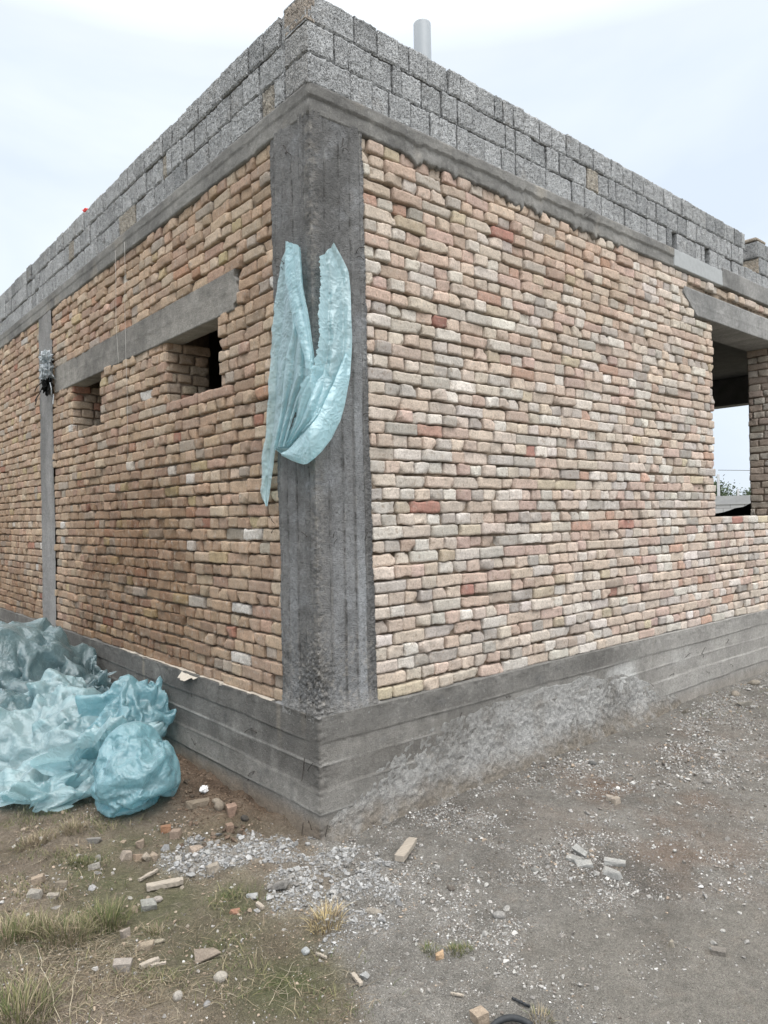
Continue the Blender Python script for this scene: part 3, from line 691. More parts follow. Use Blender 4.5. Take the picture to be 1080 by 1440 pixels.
def mud_mask(x, y):       # smooth damp silt, lower right
    m = np.maximum.reduce([blob(x, y, 960, 1390, .42), blob(x, y, 1040, 1330, .35), blob(x, y, 860, 1330, .22), blob(x, y, 780, 1340, .12), blob(x, y, 1080, 1420, .4)])
    return np.clip(sstep(.25, .6, m+.5*fb2(x, y, 4, 4, 208)), 0, 1)
def soil_heap(x, y):      # dug earth against the side plinth
    s = sstep(-.62, -.10, x)*sstep(.15, .55, y)*sstep(1.9, 1.3, y); return s*(x < .05)
def gz(x, y):
    x = np.asarray(x, float); y = np.asarray(y, float)
    near = sstep(9, 5, np.hypot(x-.5, y-1))
    z = .016*fb2(x, y, 1.3, 3, 201)+near*(.010*fb2(x, y, 6, 3, 202)+.006*fb2(x, y, 22, 3, 203))
    z = z*(1-.8*mud_mask(x, y)*near)
    h = soil_heap(x, y); z = z+h*(.055+.05*fb2(x, y, 7, 3, 206))-.05*np.exp(-((x+.05)/.05)**2)*sstep(.3, .5, y)*sstep(1.6, 1.2, y)
    z = z+.024*rubble_mask(x, y)-.028*np.exp(-((x+.05)**2+(y+.05)**2)/.09)
    g = gravel_side(x, y); z = z+(1-g)*near*(.022*fb2(x, y, 4.5, 3, 209)+.009*fb2(x, y, 17, 3, 212)+.007*fb2(x, y, 48, 2, 210))
    return z+.012*np.clip(fb2(x, y, .35, 2, 211), -1, 1)*sstep(3, 20, np.hypot(x, y))*40*.3
def gpt(px, py):
    z = 0.0
    for _ in range(5):
        p = gp(px, py, z); z = float(gz(p[0], p[1]))
    return np.array([p[0], p[1], z])
def axis(lo, hi, step, far):
    g = list(np.arange(lo, hi, step)); d = step
    up = [g[-1]]; dn = [g[0]]
    while up[-1] < far: d *= 1.16; up.append(up[-1]+d)
    d = step
    while dn[-1] > -far: d *= 1.16; dn.append(dn[-1]-d)
    return np.array(dn[:0:-1]+g+up[1:])
def make_ground():
    X = axis(-2.1, 4.2, .0115, 600); Y = axis(-2.3, 2.6, .0115, 600); XX, YY = np.meshgrid(X, Y)
    Z = gz(XX, YY)
    inside = (XX > .05) & (YY > .05) & (XX < UEND-.1) & (YY < VEND-.1); Z = np.where(inside, -.06, Z)
    g = gravel_side(XX, YY); n1 = np.clip(.5+.8*fb2(XX, YY, 2.6, 4, 221), 0, 1); n2_ = np.clip(.5+.9*fb2(XX, YY, 11, 3, 222), 0, 1)
    soil = lerp3((.115, .092, .068), (.265, .225, .175), n1*.6+n2_*.4)
    moss = np.clip(.15+1.3*fb2(XX, YY, 2.2, 3, 223), 0, 1)*.55
    moss = np.maximum(moss, np.maximum(blob(XX, YY, 400, 1390, .22), blob(XX, YY, 330, 1270, .16))*.65)
    soil = lerp3(soil, (.068, .085, .030), np.clip(1.45*moss, 0, .9)*(.5+.5*n2_))
    grav = lerp3((.135, .128, .114), (.265, .254, .23), n1*.5+n2_*.5)
    red = np.maximum.reduce([blob(XX, YY, 880, 1125, .42), blob(XX, YY, 960, 1200, .35)*.8, blob(XX, YY, 760, 1130, .25)*.5, blob(XX, YY, 985, 1045, .4)*.6])*np.clip(.35+1.1*fb2(XX, YY, 5, 4, 224), 0, 1)
    grav = lerp3(grav, (.19, .128, .09), np.clip(red*1.2, 0, .85))
    grav = lerp3(grav, (.205, .193, .17), mud_mask(XX, YY)*.8)
    dust = np.clip(rubble_mask(XX, YY)+.8*np.clip(fb2(XX, YY, 3.3, 4, 225)-.12, 0, 1)*2*g*(1-mud_mask(XX, YY)), 0, 1)
    c = lerp3(soil, grav, g); c = lerp3(c, (.32, .31, .29), dust*.6*np.clip(.4+.9*n2_, 0, 1))
    damp = np.clip(fb2(XX, YY, 1.7, 4, 228)*1.6-.1, 0, 1)*g; c = lerp3(c, (.085, .077, .068), damp*.8)
    h = soil_heap(XX, YY); c = lerp3(c, lerp3((.075, .050, .035), (.19, .135, .095), n2_), h*.95)
    far = sstep(6, 14, np.hypot(XX, YY)); c = lerp3(c, lerp3((.20, .17, .13), (.13, .13, .075), n1), far)
    o = build('ground', np.stack([XX, YY, Z], -1), grid_quads(len(Y), len(X)), None, M_GROUND, None, np.concatenate([c, np.clip(.25+.75*g+.3*dust-.85*mud_mask(XX, YY), .06, 1)[..., None]], -1)); o['kind'] = 'structure'
make_ground()

# ------------------------------------------------------------------ stones
def hull_rock(rng, n=14, box=False, flat=1.0, chip=.35):
    bm = bmesh.new()
    if box:
        for sx in (-1, 1):
            for sy in (-1, 1):
                for sz in (-1, 1):
                    j = rng.normal(0, .05, 3)
                    if rng.random() < chip: j = j-np.array([sx, sy, sz])*rng.uniform(.1, .5, 3)
                    v = np.array([sx, sy, sz])*.5+j*.5
                    for q in range(3):
                        w = v.copy(); w[q] *= .86; bm.verts.new(w)
    else:
        for _ in range(n):
            v = rng.normal(size=3); v /= np.linalg.norm(v); bm.verts.new(v*.5*rng.uniform(.8, 1.05))
    r = bmesh.ops.convex_hull(bm, input=bm.verts)
    bmesh.ops.delete(bm, geom=[e for e in r['geom_interior'] if isinstance(e, bmesh.types.BMVert)], context='VERTS')
    bmesh.ops.triangulate(bm, faces=bm.faces)
    V = np.array([v.co[:] for v in bm.verts]); bm.verts.index_update(); T = np.array([[v.index for v in f.verts] for f in bm.faces]); bm.free()
    return V, T
def cobble(rng, sub=3):
    bm = bmesh.new(); bmesh.ops.create_icosphere(bm, subdivisions=sub, radius=.5)
    V = np.array([v.co[:] for v in bm.verts]); bm.verts.index_update(); T = np.array([[v.index for v in f.verts] for f in bm.faces]); bm.free()
    n = fbm(V*2.2+rng.random()*50, 3, 5); return V*(1+.22*n[:, None]), T
def roughen(V, T, rng, amp=.05):
    """subdivide a hull once and jitter it, so that broken faces are not flat"""
    bm = bmesh.new(); vs = [bm.verts.new(v) for v in V]
    for t in T:
        try: bm.faces.new([vs[i] for i in t])
        except ValueError: pass
    bmesh.ops.subdivide_edges(bm, edges=bm.edges, cuts=2, use_grid_fill=True); bmesh.ops.triangulate(bm, faces=bm.faces)
    V = np.array([v.co[:] for v in bm.verts]); bm.verts.index_update(); T = np.array([[v.index for v in f.verts] for f in bm.faces]); bm.free()
    n = fbm(V*4+rng.random()*60, 3, 7); return V+V*(n*amp*2)[:, None]+rng.normal(0, amp*.12, V.shape), T
def rotm(rz, rx=0, ry=0): return np.array((Matrix.Rotation(rz, 3, 'Z') @ Matrix.Rotation(rx, 3, 'X') @ Matrix.Rotation(ry, 3, 'Y')))
PXM = lambda p: FOC/max(.5, float((np.asarray(p)-CAM) @ FWD))
def stone(name, label, cat, px, py, size, col, kind='hull', rz=None, tilt=.14, sink=.3, group=None, mat=None, seed=None, smooth=False):
    """size in photo pixels (along, across, up) turned into metres at that spot"""
    rng = np.random.default_rng(int(px*7+py*13) if seed is None else seed)
    p = gpt(px, py); k = PXM(p); sz = np.array(size, float)/k
    if kind == 'hull': V, T = roughen(*hull_rock(rng), rng, .035)
    elif kind == 'brick': V, T = roughen(*hull_rock(rng, box=True, chip=.3), rng, .03)
    elif kind == 'chunk': V, T = roughen(*hull_rock(rng, box=True, chip=.5), rng, .03)
    else: V, T = cobble(rng); smooth = True
    view = math.atan2(RGT[1], RGT[0])
    rz = view+(rng.uniform(-1, 1) if rz is None else rz)
    V = (V*sz) @ rotm(rz, rng.normal(0, tilt), rng.normal(0, tilt)).T
    V[:, 2] -= V[:, 2].min()+sink*sz[2]
    c = np.asarray(col)*(.70 if max(col) > .3 else .88)*(1+.2*fbm(V*60+px, 2, 3)[:, None])
    o = build(name, V, None, T, mat or M_ROCK, None, c, smooth); o.location = p
    return tag(o, label, cat, group)
GREY, PALE, WHITE, BUFF, RED, BROWN, DARK, TAN = (.235, .225, .21), (.335, .32, .295), (.44, .43, .405), (.34, .28, .22), (.36, .19, .13), (.20, .155, .115), (.075, .068, .06), (.36, .30, .235)
S = stone
# broken bricks, slabs and cobbles one can tell apart
S('brick_piece', 'grey beige half brick lying in dry straw beside the green grass clumps', 'brick', 172, 1362, (26, 16, 17), (.40, .36, .32), 'brick', .12, .04)
S('brick_piece', 'small upright brick cube on the dug soil beside the plinth', 'brick', 326, 1144, (13, 12, 16), (.40, .28, .215), 'brick', .5, .06)
S('cobble', 'rounded brown cobble on the dug soil against the plinth', 'stone', 309, 1138, (15, 14, 15), (.26, .22, .175), 'cob')
S('cobble', 'dark rounded stone beside the upright brick cube at the plinth', 'stone', 344, 1153, (12, 10, 9), DARK, 'cob')
S('cobble', 'flat tan stone leaning on the plinth above the rounded cobble', 'stone', 304, 1128, (14, 10, 9), (.29, .25, .20), 'cob')
S('brick_piece', 'dark earthy brick cube at the foot of the dug soil', 'brick', 323, 1167, (10, 9, 11), (.25, .18, .135), 'brick', .6, .06)
S('stone_block', 'long muddy stone lying on the dug soil by the blue bag', 'stone', 279, 1134, (30, 13, 12), (.23, .19, .145), 'chunk', .45)
S('brick_piece', 'buff brick end sunk in brown soil below the blue bag', 'brick', 247, 1176, (13, 11, 11), (.36, .28, .22), 'brick', -.1)
S('brick_piece', 'reddish brick lump on brown soil right of the blue bag', 'brick', 233, 1170, (14, 11, 11), (.30, .17, .105), 'brick', .3)
S('brick_piece', 'upright brick stub standing in grass below the blue bag', 'brick', 197, 1192, (11, 10, 15), (.36, .29, .225), 'brick', .2)
S('brick_piece', 'tilted square brick cube leftmost of the brick row above the broken plank', 'brick', 179, 1208, (16, 12, 14), (.40, .34, .28), 'brick', .6, .2)
S('brick_piece', 'tan brick chip in the middle of the brick row above the broken plank', 'brick', 194, 1209, (12, 11, 11), (.38, .29, .215), 'brick', .8, .3)
S('brick_piece', 'pale small brick chip at the right of the brick row above the broken plank', 'brick', 205, 1210, (12, 9, 8), (.46, .40, .33), 'brick', -.4, .2)
S('brick_piece', 'brick chip touching the grey rubble lump above the broken plank', 'brick', 217, 1208, (11, 9, 9), (.39, .32, .25), 'brick', -.3, .2)
S('rubble_lump', 'big bluish grey mortar lump beside the row of brick chips', 'stone', 232, 1196, (18, 14, 17), (.36, .365, .365), 'hull')
S('brick_piece', 'flat square buff tile of brick on the edge of the grey rubble', 'brick', 276, 1196, (15, 13, 7), (.44, .36, .29), 'brick', .75, .12)
S('rubble_lump', 'large angular pale grey lump on the rubble spill', 'stone', 293, 1201, (20, 14, 12), (.42, .42, .405), 'hull')
S('brick_piece', 'grey beige brick half at the lower edge of the grey rubble', 'brick', 300, 1232, (18, 10, 12), (.36, .32, .265), 'brick', .5, .1)
S('stone_block', 'pale flat stone in grass left of the brick stub', 'stone', 133, 1184, (20, 12, 9), PALE, 'chunk', .1)
S('rubble_lump', 'pale weathered lump above the pair of grey stones in grass', 'stone', 139, 1209, (19, 12, 12), PALE, 'hull')
S('stone_block', 'upper grey stone of the pair lying in grass', 'stone', 133, 1224, (18, 10, 9), (.37, .35, .31), 'chunk', .5)
S('rubble_lump', 'lower whitish lump of the pair lying in grass', 'stone', 138, 1229, (14, 9, 9), WHITE, 'hull')
S('brick_piece', 'buff broken brick with a pointed top in the left grass', 'brick', 54, 1243, (16, 11, 12), (.42, .34, .26), 'chunk', .3)
S('stone_block', 'brown flat stone in grass right of the pointed brick', 'stone', 88, 1247, (18, 12, 11), (.25, .215, .17), 'chunk', .2)
S('stone_block', 'grey half buried stone in grass below the pointed brick', 'stone', 49, 1261, (20, 13, 10), (.30, .28, .245), 'chunk', -.05)
S('brick_piece', 'flat pale brick slice in grass below the brown flat stone', 'brick', 74, 1263, (17, 9, 7), (.43, .39, .335), 'brick', .05)
S('rubble_lump', 'white veined lump on bare soil left of the broken plank', 'stone', 129, 1251, (16, 12, 13), (.48, .475, .47), 'hull')
S('rubble_lump', 'whitish chip at the lower edge of the left stone cluster', 'stone', 79, 1274, (15, 10, 7), PALE, 'hull')
S('stone_block', 'pale oval stone below the broken plank', 'stone', 222, 1266, (14, 9, 8), (.44, .40, .36), 'cob')
S('stone_block', 'grey mossy block beside the brown pebble below the broken plank', 'stone', 209, 1278, (21, 14, 13), (.33, .33, .30), 'chunk', .3)
S('stone_block', 'brown pebble left of the grey mossy block', 'stone', 189, 1282, (17, 10, 9), (.24, .195, .145), 'cob')
S('brick_piece', 'wedge shaped tan brick piece right of the green grass clumps', 'brick', 203, 1335, (24, 12, 14), (.37, .31, .235), 'chunk', .1)
S('stone_block', 'upright pinkish flake behind the wedge of brick', 'stone', 177, 1320, (12, 8, 18), (.38, .33, .28), 'chunk', .9)
S('stone_block', 'flat mossy stone just right of the wedge of brick', 'stone', 223, 1325, (17, 9, 6), (.29, .26, .20), 'cob')
S('brick_piece', 'thin orange red tile piece lying on bare soil', 'brick', 330, 1284, (16, 11, 6), (.42, .235, .16), 'chunk', .4)
S('slab_piece', 'flat brown slab sunk in soil with grass at its edge', 'slab', 292, 1343, (34, 22, 8), (.25, .21, .17), 'chunk', .35, .03)
S('cobble', 'largest cream cobble on bare mossy soil', 'stone', 310, 1377, (20, 17, 14), (.48, .445, .385), 'cob')
S('cobble', 'cream cobble left of the largest one near the dry stalks', 'stone', 250, 1404, (14, 14, 13), (.48, .45, .40), 'cob')
S('cobble', 'small grey pebble right of the lower cream cobble', 'stone', 291, 1414, (9, 12, 8), (.34, .335, .33), 'cob')
S('cobble', 'pale blue grey cobble left of the tiny white stick', 'stone', 430, 1339, (13, 11, 10), (.47, .49, .49), 'cob')
S('rubble_lump', 'grey lump at the edge of gravel and soil near the bottom', 'stone', 513, 1374, (19, 17, 12), (.38, .385, .38), 'hull')
S('stone_block', 'long flat tan stone on the gravel right of the dry straw tuft', 'stone', 525, 1284, (25, 11, 9), (.38, .345, .295), 'cob', -.15)
S('rubble_lump', 'whitish block on the gravel above the dry straw tuft', 'stone', 468, 1257, (15, 12, 11), (.52, .51, .49), 'hull')
S('rubble_lump', 'dirty grey lump at the lower tip of the rubble spill', 'stone', 355, 1263, (20, 14, 13), (.40, .405, .395), 'hull')
S('stone_block', 'dark slab of mortar half buried in the rubble spill', 'stone', 395, 1252, (26, 16, 9), (.22, .21, .195), 'chunk', -.5)
S('brick_piece', 'orange chunk of brick between two green grass sprigs on gravel', 'brick', 618, 1347, (13, 11, 10), (.50, .355, .225), 'chunk', .2)
S('brick_piece', 'buff brick end standing at the very bottom beside the hose ring', 'brick', 675, 1438, (20, 18, 20), (.47, .38, .29), 'brick', .5, .05)
S('stone_block', 'elongated grey stone on gravel with a white stone beside it', 'stone', 702, 1290, (19, 12, 12), (.36, .35, .33), 'cob', -.3)
S('rubble_lump', 'white stone beside the elongated grey one on gravel', 'stone', 712, 1279, (13, 10, 10), WHITE, 'hull')
S('rubble_lump', 'white rounded stone left of the white group on gravel', 'stone', 682, 1315, (12, 11, 10), WHITE, 'hull')
S('rubble_lump', 'white stone at the left end of the white group on gravel', 'stone', 710, 1314, (12, 9, 8), WHITE, 'hull')
S('stone_block', 'dark brown stone on gravel below the whitish chip cluster', 'stone', 634, 1251, (13, 10, 8), (.13, .115, .10), 'cob')
S('rubble_lump', 'white chip on bare ground right of the wood offcut', 'stone', 615, 1220, (12, 9, 9), WHITE, 'hull')
S('rubble_lump', 'small white cube of stone right of the wood offcut', 'stone', 650, 1213, (8, 7, 7), WHITE, 'hull')
S('slab_piece', 'pointed pale slab shard at the back of the left shard group', 'slab', 816, 1201, (24, 12, 6), (.42, .42, .40), 'chunk', -.9, .15)
S('slab_piece', 'tilted pale slab shard at the left of the left shard group', 'slab', 807, 1210, (20, 13, 5), (.38, .38, .36), 'chunk', -.8, .15)
S('slab_piece', 'flat pale slab shard in front of the left shard group', 'slab', 820, 1216, (24, 14, 5), (.43, .43, .41), 'chunk', -.1, .08)
S('slab_piece', 'long flat pale slab shard of the right shard pair', 'slab', 865, 1215, (28, 15, 6), (.44, .44, .42), 'chunk', -.35, .08)
S('slab_piece', 'steeply tilted slab shard with a dark edge of the right shard pair', 'slab', 860, 1231, (27, 14, 9), (.44, .44, .42), 'brick', -.8, .12)
S('rubble_lump', 'white lump left of the right shard pair', 'stone', 839, 1229, (11, 11, 9), WHITE, 'hull')
S('rubble_lump', 'pale stone left of the left shard group', 'stone', 770, 1213, (12, 11, 11), PALE, 'hull')
S('cobble', 'flat oval grey stone left of the left shard group', 'stone', 753, 1225, (14, 9, 7), (.33, .325, .30), 'cob')
S('brick_piece', 'right one of two joined brick ends on the reddish gravel', 'brick', 866, 1129, (11, 8, 9), (.47, .41, .34), 'brick', .5, .1)
S('brick_piece', 'left one of two joined brick ends on the reddish gravel', 'brick', 857, 1125, (11, 8, 8), (.45, .40, .34), 'brick', -.4, .1)
S('stone_block', 'upright buff stone on the smooth mud', 'stone', 944, 1331, (8, 7, 13), (.43, .39, .32), 'chunk', .2, .05)
S('stone_block', 'dark broken clod beside the white stones on the mud edge', 'stone', 1012, 1342, (20, 11, 9), (.19, .175, .155), 'chunk', -.4)
S('rubble_lump', 'white stone above the dark clod on the mud edge', 'stone', 1004, 1327, (12, 9, 8), WHITE, 'hull')
S('rubble_lump', 'white stone right of the dark clod', 'stone', 1050, 1326, (12, 9, 8), WHITE, 'hull')
S('rubble_lump', 'pale stone on the gravel right of the shards', 'stone', 922, 1229, (10, 8, 7), PALE, 'hull')
S('rubble_lump', 'white stone at the bottom below the silt patch', 'stone', 816, 1387, (9, 8, 11), WHITE, 'hull')
S('cobble', 'dark flat pebble on bare ground in front of the crusted plinth', 'stone', 833, 1075, (13, 8, 7), (.14, .14, .135), 'cob')
S('cobble', 'pale grey stone on the distant gravel', 'stone', 995, 1101, (13, 9, 8), PALE, 'cob')
S('cobble', 'brown stone at the far end of the plinth', 'stone', 1034, 978, (14, 11, 10), (.30, .265, .22), 'cob')
S('stone_block', 'large tan stone farthest along the plinth', 'stone', 1060, 963, (18, 12, 9), (.36, .325, .27), 'cob')
S('stone_block', 'flat grey stone in weeds below the farthest stones', 'stone', 1048, 992, (20, 10, 7), (.31, .29, .25), 'chunk', .1)
S('stone_block', 'dark clod at the end of the cement crust', 'stone', 964, 1003, (16, 10, 12), (.15, .135, .115), 'hull')
S('rubble_lump', 'white flake beside the dark clod at the crust end', 'stone', 979, 1002, (14, 8, 8), PALE, 'hull')

# rubble lumps of the grey spill and loose stones on gravel: alike, so they share a label
def scatter_things(n, spots, label, group, sizes, cols, seed, name='rubble_lump'):
    rng = np.random.default_rng(seed); bank = [roughen(*hull_rock(rng), rng, .035) for _ in range(10)]
    for i in range(n):
        px, py, sx, sy = spots[rng.integers(len(spots))]
        x, y = px+rng.normal(0, sx), py+rng.normal(0, sy)
        if py < 1460 and y > 1445: continue
        p = gpt(x, y)
        if p[0] > -.03 and p[1] > -.08: continue
        V, T = bank[rng.integers(10)]; k = PXM(p); s = rng.uniform(*sizes)/k
        V = (V*np.array([1, rng.uniform(.6, .95), rng.uniform(.45, .8)])*s) @ rotm(rng.uniform(0, 6.3), rng.normal(0, .25), rng.normal(0, .25)).T
        V[:, 2] -= V[:, 2].min()+.2*s*.6
        c = np.array(cols[rng.integers(len(cols))])*rng.uniform(.8, 1.12)
        o = build(name, V, None, T, M_ROCK, None, np.broadcast_to(c, V.shape), False); o.location = p
        tag(o, label, 'stone', group)
scatter_things(110, [(460, 1225, 26, 14), (400, 1205, 28, 10), (340, 1200, 26, 9), (290, 1212, 22, 9), (430, 1245, 30, 12), (500, 1235, 22, 16), (390, 1268, 16, 8)], 'one of many pale grey lumps in the rubble spill at the plinth corner', 'rubble lumps spilled at the plinth corner', (6, 13), [GREY, GREY, PALE, (.36, .36, .355), (.29, .295, .295)], 21)
scatter_things(95, [(600, 1290, 60, 35), (720, 1250, 60, 30), (560, 1390, 45, 35), (840, 1280, 70, 30), (950, 1230, 60, 40), (1010, 1300, 40, 20), (780, 1390, 60, 22), (660, 1215, 60, 18), (970, 1100, 60, 45)], 'one of many small pale stones lying loose on the gravel', 'loose stones on the gravel', (5, 10), [GREY, PALE, WHITE, (.38, .37, .35), (.25, .235, .215)], 22, 'loose_stone')
scatter_things(60, [(120, 1235, 70, 25), (200, 1345, 60, 50), (330, 1380, 80, 40), (280, 1270, 70, 25), (70, 1190, 45, 15)], 'one of many small tan stones lying in the grassy soil', 'loose stones in the grassy soil', (4, 9), [TAN, PALE, (.30, .265, .215), BUFF, (.44, .42, .38)], 23, 'loose_stone')
scatter_things(45, [(290, 1150, 26, 16), (330, 1170, 22, 8), (260, 1110, 10, 20), (300, 1180, 30, 7)], 'one of many brown clods in the soil dug beside the plinth', 'clods in the dug soil', (5, 12), [BROWN, (.13, .095, .07), (.16, .115, .085), (.10, .08, .062)], 24, 'soil_clod')

# gravel: thousands of pebbles, one mass
def gravel():
    rng = np.random.default_rng(31); bank = []
    for _ in range(14):
        V, T = hull_rock(rng, 9); bank.append((V*np.array([1, .8, .62]), T))
    Vs, Ts, Cs = [], [], []; n0 = 0
    cnt = 130000
    # sample in picture-like density: more stones where the ground is near
    r = np.abs(rng.normal(0, 1, int(cnt*3.6))); ang = rng.uniform(-.62, .62, int(cnt*3.6))+YAW
    dist = 1.55+rng.random(int(cnt*3.6))**1.25*7.5
    x = CAM[0]+np.cos(ang)*dist; y = CAM[1]+np.sin(ang)*dist
    ok = ~((x > -.03) & (y > -.04)); x, y, dist = x[ok], y[ok], dist[ok]
    g = gravel_side(x, y); rb = rubble_mask(x, y); mu = mud_mask(x, y)
    patch = np.clip(.36+1.9*fb2(x, y, 3.3, 4, 225)+.7*fb2(x, y, 11, 2, 226), 0.06, 1)
    dens = g*patch*(1-.74*mu)+(1-g)*.42*np.clip(.3+1.4*fb2(x, y, 4, 3, 227), 0, 1)+rb*.85+.35*soil_heap(x, y)
    keep = rng.random(len(x)) < dens; x, y, dist, g, rb, mu = x[keep][:cnt], y[keep][:cnt], dist[keep][:cnt], g[keep][:cnt], rb[keep][:cnt], mu[keep][:cnt]
    z = gz(x, y); heap = soil_heap(x, y); n = len(x)
    size = np.clip(np.exp(rng.normal(math.log(.0048), .55, n)), .003, .028)*np.where(rb > .4, 1.5, 1)*np.clip(dist/2.8, .85, 1.7)
    tone = rng.random(n); pal = np.array([(.29, .28, .265), (.40, .39, .37), (.47, .465, .445), (.22, .20, .18), (.15, .132, .115), (.33, .27, .21), (.36, .36, .355)])
    ci = rng.choice(len(pal), n, p=[.24, .27, .13, .14, .09, .07, .06]); C = pal[ci]*rng.uniform(.72, 1.12, (n, 1)); soilc = (g < .4) & (rng.random(n) < .72); C = np.where(soilc[:, None], np.array((.215, .172, .13))*rng.uniform(.5, 1.6, (n, 1)), C)
    C = np.where((rb > .4)[:, None], np.array((.275, .275, .27))*rng.uniform(.6, 1.4, (n, 1)), C)
    C = np.where((heap > .4)[:, None], np.array((.15, .11, .08))*rng.uniform(.6, 1.4, (n, 1)), C)
    sel = rng.integers(0, len(bank), n)
    for k, (V, T) in enumerate(bank):
        i = np.where(sel == k)[0]; m = len(i)
        if not m: continue
        a = rng.uniform(0, 6.283, m); c, s = np.cos(a), np.sin(a); st = rng.uniform(.75, 1.35, (m, 3))
        P = V[None]*st[:, None, :]*size[i][:, None, None]
        X = P[..., 0]*c[:, None]-P[..., 1]*s[:, None]; Y = P[..., 0]*s[:, None]+P[..., 1]*c[:, None]
        Z = P[..., 2]+(size[i]*.16)[:, None]
        W = np.stack([X+x[i][:, None], Y+y[i][:, None], Z+z[i][:, None]], -1)
        Vs.append(W.reshape(-1, 3)); Ts.append((T[None]+(np.arange(m)*len(V))[:, None, None]).reshape(-1, 3)+n0); n0 += m*len(V)
        Cs.append(np.repeat(C[i], len(V), 0))
    o = build('gravel', np.concatenate(Vs), None, np.concatenate(Ts), M_GRAVEL, None, np.concatenate(Cs), False)
    tag(o, 'pale grey gravel and grit strewn over the ground', 'gravel', None, 'stuff')
gravel()

# ------------------------------------------------------------------ grass
def blades(rng, x, y, h, lean, w, cols, out_dir=None, seg=4):
    """one curved tapering blade per point"""
    n = len(x); z = gz(x, y); a = rng.uniform(0, 6.283, n) if out_dir is None else out_dir
    b = a+math.pi/2; t = np.linspace(0, 1, seg)
    k = t[None, :]; L = lean[:, None]*h[:, None]*(k**1.8)
    cx = x[:, None]+np.cos(a)[:, None]*L; cy = y[:, None]+np.sin(a)[:, None]*L; cz = z[:, None]-.003+h[:, None]*(k-.35*np.minimum(lean[:, None], 1.4)*k**2.2)
    hw = w[:, None]*(1-k**1.5*.92)/2
    l = np.stack([cx+np.cos(b)[:, None]*hw, cy+np.sin(b)[:, None]*hw, cz], -1); r = np.stack([cx-np.cos(b)[:, None]*hw, cy-np.sin(b)[:, None]*hw, cz], -1)
    V = np.stack([l, r], 2).reshape(-1, 3); base = (np.arange(n)*seg*2)[:, None, None]; i = np.arange(seg-1)[None, :, None]*2
    Q = (base+i+np.array([0, 1, 3, 2])[None, None]).reshape(-1, 4); C = np.repeat(cols, seg*2, 0)
    return V, Q, C
GREEN, OLIVE, STRAW, DRY = np.array((.085, .105, .042)), np.array((.165, .16, .078)), np.array((.285, .24, .165)), np.array((.20, .16, .11))
def mixcol(rng, n, pal, p): return np.array(pal)[rng.choice(len(pal), n, p=p)]*rng.uniform(.75, 1.25, (n, 1))
def ground_grass():
    rng = np.random.default_rng(41); acc = Acc()
    spots = [(30, 1150, 60, 14, 1500, .7), (100, 1215, 50, 12, 900, .6), (60, 1260, 60, 14, 700, .4), (150, 1300, 60, 16, 700, .5), (250, 1290, 60, 14, 500, .6), (60, 1400, 60, 30, 1000, .25), (180, 1390, 60, 26, 600, .2), (310, 1265, 24, 8, 260, .8), (400, 1375, 70, 24, 420, .7), (230, 1380, 20, 10, 120, .9), (470, 1420, 40, 16, 260, .7), (30, 1310, 50, 20, 800, .35), (155, 1165, 30, 10, 500, .5), (380, 1340, 40, 14, 140, .7), (300, 1335, 14, 6, 60, .9), (1030, 1003, 26, 7, 260, .9), (1060, 975, 18, 6, 160, .8), (10, 1225, 20, 20, 500, .75)]
    for px, py, sx, sy, n, gr in spots:
        P = np.array([gp(px+a*sx, py+b*sy)[:2] for a, b in rng.normal(0, 1, (n, 2))])
        ok = ~((P[:, 0] > -.03) & (P[:, 1] > -.05)); P = P[ok]; n = len(P)
        pt = np.clip(.4+2*fb2(P[:, 0], P[:, 1], 9, 2, 43), 0, 1); k = rng.random(n) < pt; P = P[k]; n = len(P)
        c = mixcol(rng, n, [GREEN, OLIVE, STRAW, DRY], [gr*.6, gr*.4, (1-gr)*.5, (1-gr)*.5])
        acc.add(*blades(rng, P[:, 0], P[:, 1], rng.uniform(.012, .05, n), rng.uniform(.2, 1.6, n), rng.uniform(.0016, .0034, n), c)[:2], None, np.repeat(c, 8, 0))
    o = acc.out('short_grass', [M_GRASS]); tag(o, 'short patchy green and dry grass on the soil', 'grass', None, 'stuff')
    acc = Acc()                                            # straw and dead stalks lying about
    spots = [(60, 1330, 60, 30, 420), (130, 1400, 70, 25, 520), (250, 1390, 70, 30, 260), (330, 1310, 60, 22, 160), (110, 1190, 60, 16, 200), (420, 1390, 60, 24, 130), (300, 1160, 36, 16, 60), (380, 1180, 18, 4, 40), (220, 1240, 50, 20, 120), (140, 1335, 40, 14, 300)]
    for px, py, sx, sy, n in spots:
        n = int(n*.85)
        for a, b in rng.normal(0, 1, (n, 2)):
            p = gp(px+a*sx, py+b*sy)
            if p[0] > -.05 and p[1] > -.05: continue
            an = rng.uniform(0, 6.283); L = rng.uniform(.02, .08); d = np.array([math.cos(an), math.sin(an)]); kx = rng.normal(0, .25)
            q = [p[:2]+d*L*t+np.array([-d[1], d[0]])*kx*L*t*t for t in (-.5, 0, .5)]
            pts = [(u[0], u[1], float(gz(u[0], u[1]))+.002+rng.uniform(0, .008)) for u in q]
            V, Q, T = tube_arrays(pts, [.0004, .0007, .0003], 3, False); acc.add(V, Q, None, mixcol(rng, 1, [STRAW, DRY, (.36, .32, .24)], [.4, .4, .2])[0])
    o = acc.out('dead_straw', [M_GRASS]); tag(o, 'dead straw and stalks lying over the soil', 'straw', None, 'stuff')
ground_grass()
